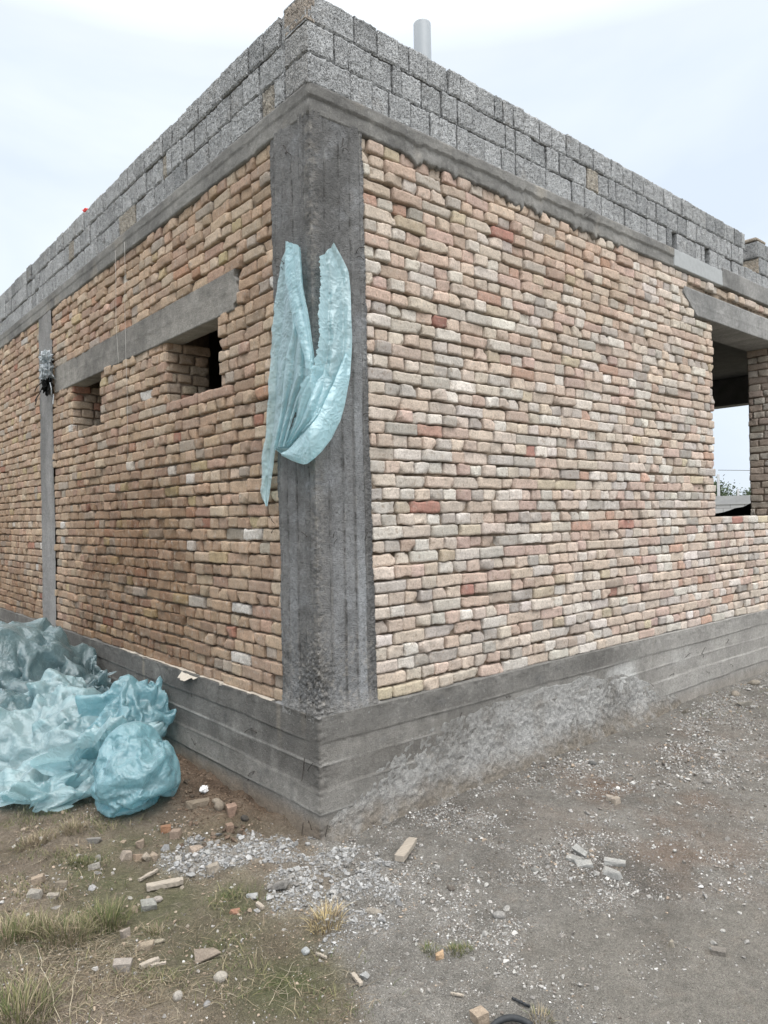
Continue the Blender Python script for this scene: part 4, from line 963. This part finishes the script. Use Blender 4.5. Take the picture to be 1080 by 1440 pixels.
def tuft(label, px, py, rad, n, h, gr, seed, lean=(.2, 1.3), lit=STRAW):
    rng = np.random.default_rng(seed); c0 = gpt(px, py)
    a = rng.uniform(0, 6.283, n); q = np.sqrt(rng.random(n))*rad; x = c0[0]+np.cos(a)*q; y = c0[1]+np.sin(a)*q
    c = mixcol(rng, n, [GREEN, OLIVE, lit, DRY], [gr*.55, gr*.45, (1-gr)*.6, (1-gr)*.4])
    V, Q, C = blades(rng, x, y, rng.uniform(.25, .7, n)*h, rng.uniform(*lean, n)*(.4+q/rad*.6), rng.uniform(.0018, .0036, n), c, a+rng.normal(0, .6, n), 5)
    return tag(build('grass_tuft', V-c0, Q, None, M_GRASS, None, C), label, 'grass', None) , c0
for args in [('yellow dry grass tuft at the edge of the gravel below the plinth corner', 460, 1300, .062, 300, .11, .06, 1, (.3, 1.4), np.array((.46, .37, .20))),
             ('dry brown grass clump under the front of the blue bag', 103, 1167, .06, 260, .085, .12, 2), ('dry brown grass clump left of the clump under the bag', 62, 1180, .07, 240, .075, .12, 3), ('pale dry clump lowest of the three dry clumps near the blue bag', 42, 1190, .06, 200, .07, .1, 4),
             ('long green grass clump at the left edge of the picture', 12, 1322, .09, 360, .13, .55, 5), ('green grass clump second from the left edge', 50, 1312, .08, 320, .12, .55, 6), ('wide green and straw clump in the middle of the grass row', 92, 1318, .09, 380, .13, .45, 7),
             ('dense green clump right end of the grass row', 150, 1302, .085, 420, .13, .75, 8), ('tall green clump in the bottom left corner', 28, 1432, .10, 420, .15, .7, 9), ('small green sprig left of the orange brick chunk on gravel', 604, 1338, .03, 90, .045, .9, 10),
             ('small green sprig right of the orange brick chunk on gravel', 641, 1340, .032, 110, .05, .9, 11), ('green grass sprig above the orange brick chunk', 655, 1336, .02, 40, .04, .9, 12), ('thin yellow weed at the bottom right of the hose ring', 760, 1432, .04, 90, .05, .4, 13), ('thin straw tuft right of the green clumps', 216, 1312, .035, 90, .06, .3, 14), ('low green weed beside the mossy stones', 118, 1215, .06, 240, .05, .85, 15)]:
    o, c0 = tuft(*args); o.location = c0
# tall bleached stalks
def stalk(label, pts, r=.0011):
    P = []
    for px, py, h in pts:
        g = gpt(px, py); P.append(g+np.array([0, 0, h]))
    P = np.array(P); o0 = P[0].copy(); t = np.linspace(0, 1, 9); k = np.linspace(0, 1, len(P))
    C = np.stack([np.interp(t, k, P[:, i]) for i in range(3)], -1)-o0
    C[1:-1] += np.random.default_rng(int(pts[0][0])).normal(0, .004, (7, 3))
    V, Q, T = tube_arrays(C, np.linspace(r, r*.5, 9), 5); o = build('dry_stalk', V, Q, T, M_GRASS, None, (.40, .355, .265)); o.location = o0
    tag(o, label, 'stalk')
stalk('long bleached stalk leaning in the dry grass of the lower left', [(86, 1436, .0), (60, 1380, .05), (48, 1350, .06)], .0012)
stalk('thin bleached stalk crossing the long one in the lower left', [(98, 1430, .0), (105, 1390, .04), (112, 1365, .05)])
stalk('curved bleached stalk on the mossy soil', [(378, 1415, .004), (400, 1375, .006), (418, 1352, .006)], .001)
stalk('long thin straw lying toward the flat brown slab', [(150, 1415, .006), (230, 1375, .006), (300, 1352, .006)], .001)

# ------------------------------------------------------------------ timber, hose, paper
def board(name, label, cat, p0, p1, w, h, mat, lift=.0, seed=1):
    a, b = gpt(*p0), gpt(*p1); L = np.linalg.norm(b-a); d = (b-a)/L; s = np.cross([0, 0, 1], d); s /= np.linalg.norm(s); u = np.cross(d, s)
    n = 16; V = []; rng = np.random.default_rng(seed)
    for i in range(n):
        t = i/(n-1); c = d*L*t
        ww = w*(1-.35*(t > .93)*rng.random()-.2*(t < .04)*rng.random()); j = rng.normal(0, .0009, (8, 3)); e = .12
        for k, (x, z) in enumerate([(-.5+e*.5, 0), (.5-e*.5, 0), (.5, e), (.5, 1-e), (.5-e*.5, 1), (-.5+e*.5, 1), (-.5, 1-e), (-.5, e)]):
            V.append(c+s*x*ww+u*z*h+j[k])
    Q = []; 
    for i in range(n-1):
        for k in range(8): Q.append((i*8+k, i*8+(k+1) % 8, i*8+8+(k+1) % 8, i*8+8+k))
    T = [(0, k+1, k) for k in range(1, 7)]+[((n-1)*8, (n-1)*8+k, (n-1)*8+k+1) for k in range(1, 7)]
    V = np.array(V); o = build(name, V, Q, T, mat, None, None, False); o.location = a+np.array([0, 0, lift]); return tag(o, label, cat)
board('wood_offcut', 'short pale wood offcut on the ground below the cement crust', 'wood', (561, 1213), (580, 1187), .048, .026, M_WOOD, .004, 1)
board('wood_plank', 'broken grey wood plank lying on the soil below the blue bag', 'wood', (206, 1254), (257, 1242), .034, .022, M_WOOD, .006, 2)
board('wood_stick', 'small split stick lying above the broken plank', 'wood', (196, 1241), (221, 1227), .014, .010, M_WOOD, .006, 3)
board('wood_stick', 'pale stick beside the grey beige half brick', 'wood', (197, 1364), (223, 1353), .018, .014, M_WOOD, .004, 4)
board('wood_stick', 'thin stick just below the pale one beside the half brick', 'wood', (212, 1362), (233, 1357), .010, .008, M_WOOD, .003, 5)
board('wood_stick', 'tiny white stick on the mossy soil right of the blue grey cobble', 'wood', (445, 1343), (459, 1349), .008, .007, M_WOOD, .003, 6)
board('wood_stick', 'white stick at the gravel edge near the bottom', 'wood', (496, 1373), (508, 1388), .014, .012, M_WOOD, .003, 7)
board('wood_stick', 'short white chip on soil left of the rubble edge', 'wood', (361, 1272), (370, 1280), .016, .012, M_WOOD, .003, 8)
board('wood_stick', 'dark twig lying on the gravel above the hose ring', 'wood', (720, 1406), (745, 1418), .006, .006, M_RUBBER, .003, 9)
board('wood_stick', 'thin pale splinter on the gravel near the bottom', 'wood', (634, 1399), (652, 1403), .007, .006, M_WOOD, .003, 10)
def hose():
    c = gpt(724, 1466); pts = []
    for i in range(37):
        a = 2*math.pi*i/36*.98; pts.append((.078*math.cos(a), .078*math.sin(a), .012+.006*math.sin(a*2)))
    V, Q, T = tube_arrays(pts, .0095, 10); o = build('hose_ring', V, Q, T, M_RUBBER); o.location = c
    tag(o, 'black rubber hose ring lying on the gravel at the bottom edge', 'hose')
hose()
def crumple(name, label, cat, loc, size, mat, seed, sub=4, amp=.5, parent=None):
    bm = bmesh.new(); bmesh.ops.create_icosphere(bm, subdivisions=sub, radius=.5)
    V = np.array([v.co[:] for v in bm.verts]); bm.verts.index_update(); T = np.array([[v.index for v in f.verts] for f in bm.faces]); bm.free()
    r = 1-np.abs(fbm(V*3.1+seed*5.3, 2, seed))*amp*1.5+fbm(V*7+seed, 2, seed+3)*amp*.5
    V = V*r[:, None]*np.array(size); V[:, 2] -= V[:, 2].min()
    o = build(name, V, None, T, mat, parent, None, False); o.location = loc
    return tag(o, label, cat) if label else o
crumple('paper_scrap', 'crumpled white paper scrap on the soil at the plinth foot', 'paper', gpt(287, 1116), (.055, .05, .045), M_PAPER, 3, amp=.6)
crumple('red_scrap', 'tiny red plastic scrap on top of the block parapet', 'scrap', on_left(122, 298, -.08)+np.array([0, 0, -.01]), (.07, .07, .04), surf('red_plastic', .5, (), (), col=(.62, .06, .05)), 5)

# ------------------------------------------------------------------ roof pipe, strings, bundle on the side column
def pipe():
    r = ray(594, 60); t = 4.95/float(r @ FWD); p = CAM+r*t; top = CAM+ray(594, 34)*t; rad = 12.2/FOC*4.95
    n = 40; V = []; Q = []
    for z, rr in ((ZB1-.03, rad), (top[2]-.004, rad), (top[2], rad-.002), (top[2], rad-.006), (top[2]-.25, rad-.006)):
        for k in range(n): a = 2*math.pi*k/n; V.append((rr*math.cos(a), rr*math.sin(a), z-ZB1))
    for j in range(4):
        for k in range(n): Q.append((j*n+k, j*n+(k+1) % n, j*n+n+(k+1) % n, j*n+n+k))
    o = build('vent_pipe', V, Q, None, M_PVC); o.location = (p[0], p[1], ZB1); tag(o, 'grey plastic vent pipe rising behind the block parapet', 'pipe')
pipe()
M_STRING = surf('string', .8, (), (), col=(.60, .58, .54))
def string(label, px):
    P = [on_left(x, y, .02) for x, y in px]; o0 = P[0].copy(); V, Q, T = tube_arrays([p-o0 for p in P], .0010, 5)
    o = build('string', V, Q, T, M_STRING); o.location = o0; tag(o, label, 'string')
string('long pale string hanging over the left windows from the ring beam', [(175, 340), (176, 380), (175.5, 430), (177, 500), (179, 560), (180, 660)])
string('shorter pale string hanging left of the long one', [(162, 352), (163, 400), (163, 450), (166, 500), (167, 512)])
def bundle():
    o0 = on_left(66, 522, .02); root = empty('wire_bundle', o0); tag(root, 'ragged bundle of plastic and rusty wire tied round the slim side column', 'bundle')
    M_RAG = plastic('grey_rag', (.55, .58, .60), .05, .5, 40)
    for i, (px, py, s) in enumerate([(65, 507, (.12, .24, .18)), (66, 525, (.13, .22, .22)), (66, 543, (.10, .17, .20))]):
        crumple('plastic_wad', None, None, on_left(px, py, .06)-o0-np.array([0, 0, s[2]/2]), s, M_RAG if i < 2 else M_CONC, 30+i, amp=.8, parent=root)
    rng = random.Random(8)
    for i in range(7):
        a = on_left(62+rng.uniform(-5, 9), 500+rng.uniform(0, 45), .07)-o0; pts = [a]
        for k in range(5): pts.append(pts[-1]+np.array([rng.uniform(-.03, .025), rng.uniform(-.08, .08), rng.uniform(-.08, .06)]))
        V, Q, T = tube_arrays(pts, .005, 5); build('wire_loop', V, Q, T, M_RAG if i % 2 else M_WIRE, root)
bundle()

# ------------------------------------------------------------------ seen through the big window
def beyond():
    h = YAW-math.atan2(1027-540, FOC); f = np.array([math.cos(h), math.sin(h)]); s = np.array([-f[1], f[0]]); dist = 26
    c = CAM[:2]+f*dist
    root = empty('boundary_wall', (c[0], c[1], 0)); root.rotation_euler = (0, 0, math.atan2(s[1], s[0])); tag(root, 'low grey block boundary wall beyond the empty window', 'wall')
    m, nt, out = new_mat('far_blocks'); L = nt.links
    b = N(nt, 'ShaderNodeTexBrick'); b.inputs['Color1'].default_value = (.46, .46, .46, 1); b.inputs['Color2'].default_value = (.40, .40, .40, 1); b.inputs['Mortar'].default_value = (.25, .25, .25, 1)
    b.inputs['Scale'].default_value = 1.0; b.inputs['Brick Width'].default_value = .42; b.inputs['Row Height'].default_value = .2; b.inputs['Mortar Size'].default_value = .012
    tc = N(nt, 'ShaderNodeTexCoord'); mp = N(nt, 'ShaderNodeMapping'); mp.inputs['Rotation'].default_value = (math.pi/2, 0, 0); L.new(tc.outputs['Object'], mp.inputs[0]); L.new(mp.outputs[0], b.inputs['Vector'])
    bs = N(nt, 'ShaderNodeBsdfPrincipled'); bs.inputs['Roughness'].default_value = .95; L.new(b.outputs[0], bs.inputs[0]); L.new(bs.outputs[0], out.inputs[0])
    a = Acc(); a.box((-14, 0, -.3), (14, .2, 1.72)); a.out('block_wall', [m], root, False)
    a = Acc(); a.box((-14, -.03, 1.721), (14, .23, 2.0)); a.out('coping_beam', [surf('far_concrete', .95, ((4, .15),), (), col=(.36, .365, .37))], root, False)
    for k in range(-16, 17):
        V, Q, T = tube_arrays([(k*.8, -.034, 1.86), (k*.8, -.06, 1.86)], .05, 8); build('pipe_hole', V, Q, T, M_RUBBER, root)
    def post(px, top, d, label):
        hh = YAW-math.atan2(px-540, FOC); q = CAM[:2]+np.array([math.cos(hh), math.sin(hh)])*d/math.cos(hh-YAW)*1.0
        zt = CAM[2]+(top)*d/FOC
        rt = empty('utility_pole', (q[0], q[1], -.2)); tag(rt, label, 'pole')
        V, Q, T = tube_arrays([(0, 0, 0), (0, 0, zt+.2)], [.075, .06], 10); build('pole', V, Q, T, surf('pole_grey', .9, (), (), col=(.34, .35, .36)), rt)
        return np.array([q[0], q[1], zt+.2])
    p1 = post(1011, 50, 34, 'tall thin grey pole behind the boundary wall'); p2 = post(1038.5, 29, 40, 'shorter grey pole right of the tall one beyond the window')
    far = p1+np.array([math.cos(h-.9), math.sin(h-.9), 0])*18; V, Q, T = tube_arrays([p1-p1, (far-p1)*.5+np.array([0, 0, -.12]), far-p1], .012, 5); o = build('power_cable', V, Q, T, M_WIRE); o.location = p1; tag(o, 'thin cable strung from the tall pole', 'cable')
    def tree(px, d, hgt, wid, seed, label):
        hh = YAW-math.atan2(px-540, FOC); q = CAM[:2]+np.array([math.cos(hh), math.sin(hh)])*d/math.cos(hh-YAW); rng = np.random.default_rng(seed)
        rt = empty('tree', (q[0], q[1], -.2)); tag(rt, label, 'tree')
        V, Q, T = tube_arrays([(0, 0, 0), (.05, .03, hgt*.4), (0, .1, hgt*.75)], [.2, .14, .05], 8); build('trunk', V, Q, T, M_SLAB, rt)
        n = 5200; cl = rng.normal(0, 1, (26, 3)); cl /= np.linalg.norm(cl, axis=1)[:, None]; cl = cl*rng.uniform(.3, 1, (26, 1))*np.array([wid/2, wid/2, hgt*.33])+np.array([0, 0, hgt*.62])
        P = cl[rng.integers(0, 26, n)]+rng.normal(0, 1, (n, 3))*np.array([wid*.12, wid*.12, hgt*.07]); sz = .10
        A = rng.normal(0, 1, (n, 3)); B = rng.normal(0, 1, (n, 3)); A /= np.linalg.norm(A, axis=1)[:, None]; B -= A*(A*B).sum(1)[:, None]; B /= np.linalg.norm(B, axis=1)[:, None]
        V = np.stack([P-A*sz, P+B*sz*.5, P+A*sz, P-B*sz*.5], 1).reshape(-1, 3); c = np.repeat(np.array((.065, .09, .05))*rng.uniform(.6, 1.5, (n, 1)), 4, 0)
        build('crown', V, np.arange(n*4).reshape(-1, 4), None, M_GRASS, rt, c, False)
    tree(1002, 44, 3.6, 1.9, 3, 'dark green bushy tree behind the boundary wall'); tree(1030, 70, 2.7, 3, 4, 'low distant tree between the two poles'); tree(1055, 60, 3.2, 2.6, 5, 'distant tree half hidden by the window jamb'); tree(990, 60, 4.2, 5, 6, 'tree mostly hidden behind the brick wall'); tree(1100, 64, 4.3, 6, 7, 'distant tree hidden right of the window')
    # black sheeting sagging over the sill of the far opening
    y = np.linspace(.6, 2.7, 60); t = np.linspace(0, 1, 12); Y, T_ = np.meshgrid(y, t)
    top = np.interp(y, [.6, 1.4, 1.6, 1.75, 1.9, 2.05, 2.3, 2.7], [1.72, 1.70, 1.66, 1.60, 1.56, 1.52, 1.48, 1.42])+fb2(y, y*0, 9, 3, 71)*.012
    Z = 1.2+(top[None]-1.2)*T_; X = UEND-.28-.05*fb2(Y, Z, 4, 3, 72)-.02; o0 = np.array([UEND-.3, 1.6, 1.2])
    o = build('black_sheet', np.stack([X, Y, Z], -1)-o0, grid_quads(12, 60), None, M_BLACK); o.location = o0; tag(o, 'black sheeting hung over the sill of the far opening', 'sheet')
beyond()
# ------------------------------------------------------------------ blue polythene: settled with the cloth solver
def ico(c, rad, sub, seed=0, lump=.0, rz=0.0):
    bm = bmesh.new(); bmesh.ops.create_icosphere(bm, subdivisions=sub, radius=1.0)
    V = np.array([v.co[:] for v in bm.verts]); bm.verts.index_update(); F = np.array([[v.index for v in f.verts] for f in bm.faces]); bm.free()
    if lump: V = V*(1+lump*fbm(V*1.6+seed*3.3, 3, seed))[:, None]
    return (V*np.array(rad)) @ rotm(rz).T+np.array(c), F
def sheet(c, w, h, n, m, rz, z, seed, wav=.02):
    s, t = np.meshgrid(np.linspace(-.5, .5, n), np.linspace(-.5, .5, m)); P = np.stack([s*w, t*h, wav*fb2(s, t, 7, 3, seed)*4], -1).reshape(-1, 3) @ rotm(rz).T
    return P+np.array([c[0], c[1], z]), grid_quads(m, n)
def ridged(P, sc, seed):
    return (1-2*np.abs(vnoise(P*sc+seed*7.1, seed)))+.5*(1-2*np.abs(vnoise(P*sc*2.1+seed*3.1, seed+5)))+.28*(1-2*np.abs(vnoise(P*sc*4.3+seed, seed+9)))
def normals(V, F):
    n = np.zeros_like(V); a, b, c = V[F[:, 0]], V[F[:, 1]], V[F[:, 2]]; f = np.cross(b-a, c-a)
    for k in range(F.shape[1]): np.add.at(n, F[:, k], f)
    return n/np.maximum(np.linalg.norm(n, axis=1), 1e-12)[:, None]
def crease(V, F, sc, amp, seed): return V+normals(V, np.asarray(F))*(ridged(V, sc, seed)*amp)[:, None]
def settle(V, F, cores, frames, shrink, bend=.3, tens=12., gravity=1.0, mass=.25, self_col=False, press=0.0, quality=6, pins=None, air=1.0):
    tmp = []
    def mesh(n, v, f):
        me = bpy.data.meshes.new(n); me.from_pydata([tuple(x) for x in v], [], [tuple(int(i) for i in x) for x in f]); o = bpy.data.objects.new(n, me); COL.objects.link(o); tmp.append(o); return o
    for cv, cf in cores+[BASE_COL]:
        o = mesh('col', cv, cf); o.modifiers.new('c', 'COLLISION'); o.collision.thickness_outer = .008; o.collision.cloth_friction = 18; o.collision.damping = .6
    o = mesh('film', V, F); md = o.modifiers.new('cl', 'CLOTH'); s = md.settings
    if pins is not None:
        g = o.vertex_groups.new(name='pin'); g.add([int(i) for i in pins], 1.0, 'REPLACE'); s.vertex_group_mass = 'pin'; s.pin_stiffness = 1
    s.quality = quality; s.mass = mass; s.tension_stiffness = tens; s.compression_stiffness = tens; s.shear_stiffness = tens*.6; s.bending_stiffness = bend
    s.tension_damping = 8; s.compression_damping = 8; s.shear_damping = 8; s.bending_damping = .6; s.air_damping = air; s.shrink_min = -shrink; s.shrink_max = -shrink
    s.effector_weights.gravity = gravity
    if press: s.use_pressure = True; s.uniform_pressure_force = press
    md.collision_settings.distance_min = .008; md.collision_settings.use_self_collision = self_col; md.collision_settings.self_distance_min = .006; md.collision_settings.collision_quality = 2
    md.point_cache.frame_start = 1; md.point_cache.frame_end = frames+1
    for f in range(1, frames+1): SC.frame_set(f)
    dg = bpy.context.evaluated_depsgraph_get(); e = o.evaluated_get(dg); me = e.to_mesh(); n = len(me.vertices); co = np.empty(n*3, np.float32); me.vertices.foreach_get('co', co); e.to_mesh_clear()
    for t in tmp: d = t.data; bpy.data.objects.remove(t); bpy.data.meshes.remove(d)
    SC.frame_set(1); return co.reshape(-1, 3).astype(float)
def make_base():
    a = Acc(); a.box((-3, -1, -.3), (1, 6, .012)); a.box((-.028, -.5, -.2), (.6, 7, 2.2)); V = np.concatenate(a.V); Q = np.concatenate(a.Q)
    g = np.linspace(0, 1, 2); return V, Q
BASE_COL = make_base()
def film(label, V, F, mat, ratio=.3, seed=1, ang=34):
    F = np.asarray(F); V = V.copy(); V[:, 2] = np.maximum(V[:, 2], .006); c = V.mean(0); c[2] = 0
    me = bpy.data.meshes.new('t'); me.from_pydata([tuple(v) for v in V-c], [], [tuple(int(k) for k in f) for f in F]); t = bpy.data.objects.new('t', me); COL.objects.link(t)
    m = t.modifiers.new('d', 'DECIMATE'); m.ratio = ratio
    dg = bpy.context.evaluated_depsgraph_get(); e = t.evaluated_get(dg); me2 = bpy.data.meshes.new_from_object(e); me2.name = 'plastic_sheet'
    bpy.data.objects.remove(t); bpy.data.meshes.remove(me)
    me2.materials.clear(); me2.materials.append(mat); me2.shade_smooth()
    bm = bmesh.new(); bm.from_mesh(me2); cl = bm.edges.layers.float.new('crease_edge')
    for e in bm.edges:
        if len(e.link_faces) == 2: e[cl] = max(0, min(.9, (e.calc_face_angle(0)-R(16))/R(18)))
    bm.to_mesh(me2); bm.free()
    o = bpy.data.objects.new('plastic_sheet', me2); COL.objects.link(o); o.location = c; m = o.modifiers.new('s', 'SUBSURF'); m.levels = m.render_levels = 1
    return tag(o, label, 'plastic sheet', 'blue polythene heap beside the wall')
import time
T0 = time.time()
def base_at(px, py, back=0.0):
    p = gp(px, py); d = p[:2]-CAM[:2]; d /= np.linalg.norm(d); return p[:2]+d*back
def drape(label, c, w, h, n, m, rz, z, seed, cores, mat, shrink=.24, bend=6, frames=44, ratio=1.0, sc=True, amp=.05, wav=.05, arch=0.0, crop=1.22, tuck=0):
    V, F = sheet((0, 0), w, h, n, m, 0, 0, seed, wav); r2 = (V[:, 0]/w*2)**2+(V[:, 1]/h*2)**2; lim = crop*(1+.16*fb2(np.arctan2(V[:, 1], V[:, 0])*.8, V[:, 0]*0, 2.5, 3, seed)); F = F[(r2[F] < lim[F]**2).all(1)]
    used = np.unique(F); mp_ = np.zeros(len(V), int); mp_[used] = np.arange(len(used)); F = mp_[F]; V = V[used]; r2 = r2[used]; V[:, 2] += ridged(V, 3, seed)*amp-arch*r2
    V = V @ rotm(rz).T+np.array([c[0], c[1], z]); V[:, 0] = np.where(V[:, 0] > -.05, -.05-.02*np.abs(np.sin(V[:, 0]*40)), V[:, 0]); V[:, 2] = np.maximum(V[:, 2], .03+.01*np.sin(V[:, 1]*70))
    P = settle(V, F, cores, frames, shrink, bend=bend, tens=30, self_col=sc, quality=5)
    if tuck:
        cc = np.array([c[0], c[1]]); k = (.58+.42*np.sqrt(np.clip((P[:, 2:]-.004)/tuck, 0, 1))); P[:, :2] = cc+(P[:, :2]-cc)*k
    film(label, P, F, mat, ratio, seed); print(label, round(time.time()-T0, 1))
def heap():
    VW = YAW-math.pi/2
    def cr(px, py, back, z, rad, seed, rz=.2): q = base_at(px, py, back); return ico((q[0], q[1], z), rad, 4, seed, .3, rz)
    drape('tall dull blue plastic bulge at the back of the heap', base_at(8, 1050, .42), 1.7, 1.8, 64, 68, VW+.2, .92, 1, [cr(5, 1050, .42, .36, (.30, .36, .46), 2), cr(40, 1030, .45, .3, (.2, .24, .40), 3)], M_FILM_DARK, arch=.10)
    drape('dark grey blue folded plastic leaning on the plinth', base_at(66, 1035, .28), 1.05, 1.1, 50, 54, VW-.3, .72, 4, [cr(66, 1035, .28, .26, (.16, .2, .38), 5)], M_FILM_DARK, arch=.08)
    drape('low dark crumple of plastic between the back folds and the upright peak', base_at(116, 1046, .16), .85, .8, 48, 46, VW+.5, .40, 24, [cr(112, 1046, .16, .12, (.15, .12, .17), 25), cr(135, 1040, .25, .1, (.10, .10, .2), 26)], M_FILM_DARK, shrink=.36, bend=3)
    drape('grey crumpled plastic lump at the left edge of the heap', base_at(2, 1085, .22), .95, .9, 50, 48, VW, .48, 6, [cr(0, 1085, .22, .18, (.2, .16, .24), 7)], M_FILM_DARK, shrink=.3, bend=4)
    drape('upright blue plastic peak leaning against the plinth', base_at(186, 1078, .10), .72, .95, 46, 58, VW+.3, .60, 8, [cr(184, 1078, .10, .2, (.09, .10, .35), 9), cr(172, 1082, .08, .12, (.12, .12, .2), 10)], M_FILM, arch=.16, shrink=.2, bend=8, crop=1.0)
    cores = [cr(20, 1098, .30, .10, (.30, .18, .20), 12), cr(112, 1092, .28, .10, (.20, .18, .24), 13), cr(70, 1080, .5, .14, (.26, .16, .28), 14)]
    drape('broad pale blue plastic sheet across the middle of the heap', base_at(58, 1103, .34), 1.55, 1.15, 84, 62, VW+.12, .60, 11, cores, M_FILM_PALE, arch=.05)
    c = base_at(186, 1156, .20)
    V, F = ico((c[0], c[1], .245), (.205, .19, .225), 5, 15, .22, VW); V = crease(V, F, 2.2, .03, 16)
    P = settle(V, F, [ico((c[0], c[1], .20), (.15, .14, .165), 4, 17, .2, VW)], 40, .13, bend=7, tens=30, self_col=True, quality=5)
    film('round bright blue plastic bag at the front of the heap', P, F, M_FILM, 1.0, 15)
    drape('loose pale blue fold lying over the back of the round front bag', base_at(158, 1136, .26), .62, .46, 44, 34, VW-.2, .50, 21, [cr(186, 1156, .20, .24, (.19, .17, .205), 16), cr(140, 1130, .2, .14, (.12, .12, .18), 18)], M_FILM_PALE, shrink=.2, bend=5, crop=1.05)
    drape('pale torn flap of plastic drooping onto the grass', base_at(86, 1130, .16), .36, .66, 26, 44, VW+.1, .46, 17, [cr(85, 1110, .2, .14, (.14, .16, .24), 19)], M_FILM_PALE, amp=.02, shrink=.2, bend=4)
heap()

# ------------------------------------------------------------------ plastic hanging from two wires on the corner column
def hanging():
    def at(px, py, d):
        a = on_left(px, py, .012); b = on_right(px, py, .012); r = ray(px, py)
        ta = (a-CAM)[0]/r[0]; tb = (b-CAM)[1]/r[1]; t = max(ta, tb)-.02
        return CAM+r*t+np.array([-.7, -.7, 0])*d
    def rail(pts, n):
        P = np.array(pts, float); s = np.concatenate([[0], np.cumsum(np.linalg.norm(np.diff(P, axis=0), axis=1))]); t = np.linspace(0, s[-1], n)
        Q = np.stack([np.interp(t, s, P[:, 0]), np.interp(t, s, P[:, 1])], -1)
        for _ in range(3): Q[1:-1] = (Q[:-2]+2*Q[1:-1]+Q[2:])/4
        return Q
    acc = Acc(); o0 = at(432, 350, 0)
    def loft(L, Rr, d, pleats, amp, seed, n=110, m=26, tear=0, bulge=.0, tear_l=0):
        A, B = rail(L, n), rail(Rr, n); rng = np.random.default_rng(seed); W = np.linspace(0, 1, m); V = np.zeros((n, m, 3))
        jag = fb2(np.arange(n)*.33, np.zeros(n), 1, 3, seed)*tear+rng.normal(0, tear*.22, n); jl = fb2(np.arange(n)*.33, np.ones(n)*9, 1, 3, seed)*tear_l
        for i in range(n):
            v = i/(n-1)
            for j in range(m):
                w = W[j]; x = A[i]*(1-w)+B[i]*w; x = x+np.array([jag[i]*w**3+jl[i]*(1-w)**3, 0])
                ph = pleats*2*math.pi*w+1.7*math.sin(v*2.3+seed)+seed
                wave = (abs(math.sin(ph*.5))-.5)*amp*2*min(1, .35+v*1.3)
                V[i, j] = (x[0], x[1], d(v, w)+wave+bulge*math.sin(math.pi*w))
        g = fbm(np.stack([V[..., 0]*.05, V[..., 1]*.022, np.full(V.shape[:2], seed*2.)], -1), 4, seed)
        g2 = 1-2*np.abs(vnoise(np.stack([V[..., 0]*.11+V[..., 1]*.03, V[..., 1]*.05, np.full(V.shape[:2], seed*3.)], -1), seed))
        D = V[..., 2]+g*.016+g2*.004
        P = np.array([[at(V[i, j, 0], V[i, j, 1], max(.004, D[i, j])) for j in range(m)] for i in range(n)])-o0
        acc.add(P.reshape(-1, 3), grid_quads(n, m), None, (.5, .5, .5))
    # outer strip down to the long tail
    loft([(404, 342), (397, 368), (391, 403), (385, 447), (381, 533), (376, 601), (370, 640), (368, 693), (375, 712)],
         [(412, 344), (413, 380), (416, 463), (407, 500), (402, 536), (396, 596), (388, 640), (383, 680), (379, 712)], lambda v, w: .012+.015*v, 1.5, .012, 1, tear_l=2.5)
    # main fall behind the folded ribbon
    loft([(406, 343), (405, 380), (414, 430), (415, 470), (406, 503), (400, 566), (393, 605), (387, 631)],
         [(424, 351), (428, 406), (434, 438), (444, 505), (441, 540), (425, 562), (414, 595), (405, 630)], lambda v, w: .030+.03*v, 2.6, .022, 2)
    # ribbon folded over the front
    loft([(405, 345), (404, 392), (412, 436), (424, 480), (432, 505), (434, 522)], [(423, 351), (428, 406), (433, 440), (442, 495), (445, 518), (446, 526)], lambda v, w: .055+.02*v, 1.0, .010, 3, m=16)
    # right arm and the sagging belly, one band from the right wire round to the left fold
    loft([(471, 345), (482, 365), (492, 386), (495, 410), (497, 440), (499, 485), (496, 536), (490, 570), (483, 596), (470, 620), (456, 638), (434, 655), (418, 650), (402, 642), (387, 631)],
         [(452, 365), (453, 411), (452, 446), (454, 476), (450, 503), (444, 520), (436, 535), (429, 540), (424, 560), (417, 588), (409, 607), (403, 616), (401, 622), (400, 626), (396, 629)],
         lambda v, w: .030+.075*math.sin(math.pi*min(1, v*1.05))**1.5*(1-.45*w), 2.2, .020, 4, n=150, m=34, tear=2.6, bulge=-.012)
    # rolled rim of the belly
    loft([(498, 490), (496, 536), (490, 570), (483, 597), (470, 621), (456, 639), (434, 656), (418, 651), (402, 643)],
         [(488, 505), (474, 545), (462, 572), (452, 592), (440, 606), (426, 618), (416, 628), (410, 634), (402, 638)], lambda v, w: .085+.045*math.sin(math.pi*v)+.012*math.sin(math.pi*w), .8, .010, 6, m=18)
    # inner fold of the belly
    loft([(450, 505), (440, 540), (430, 560), (422, 590), (412, 615), (404, 628)], [(470, 540), (464, 560), (452, 585), (440, 600), (426, 612), (410, 630)], lambda v, w: .055+.02*math.sin(math.pi*v), 2.0, .018, 7, m=18, tear=1)
    o = acc.out('hanging_sheet', [M_FILM_HANG]); o.location = o0; tag(o, 'torn pale blue plastic sheet hanging in a loop on the corner column', 'plastic sheet')
hanging()
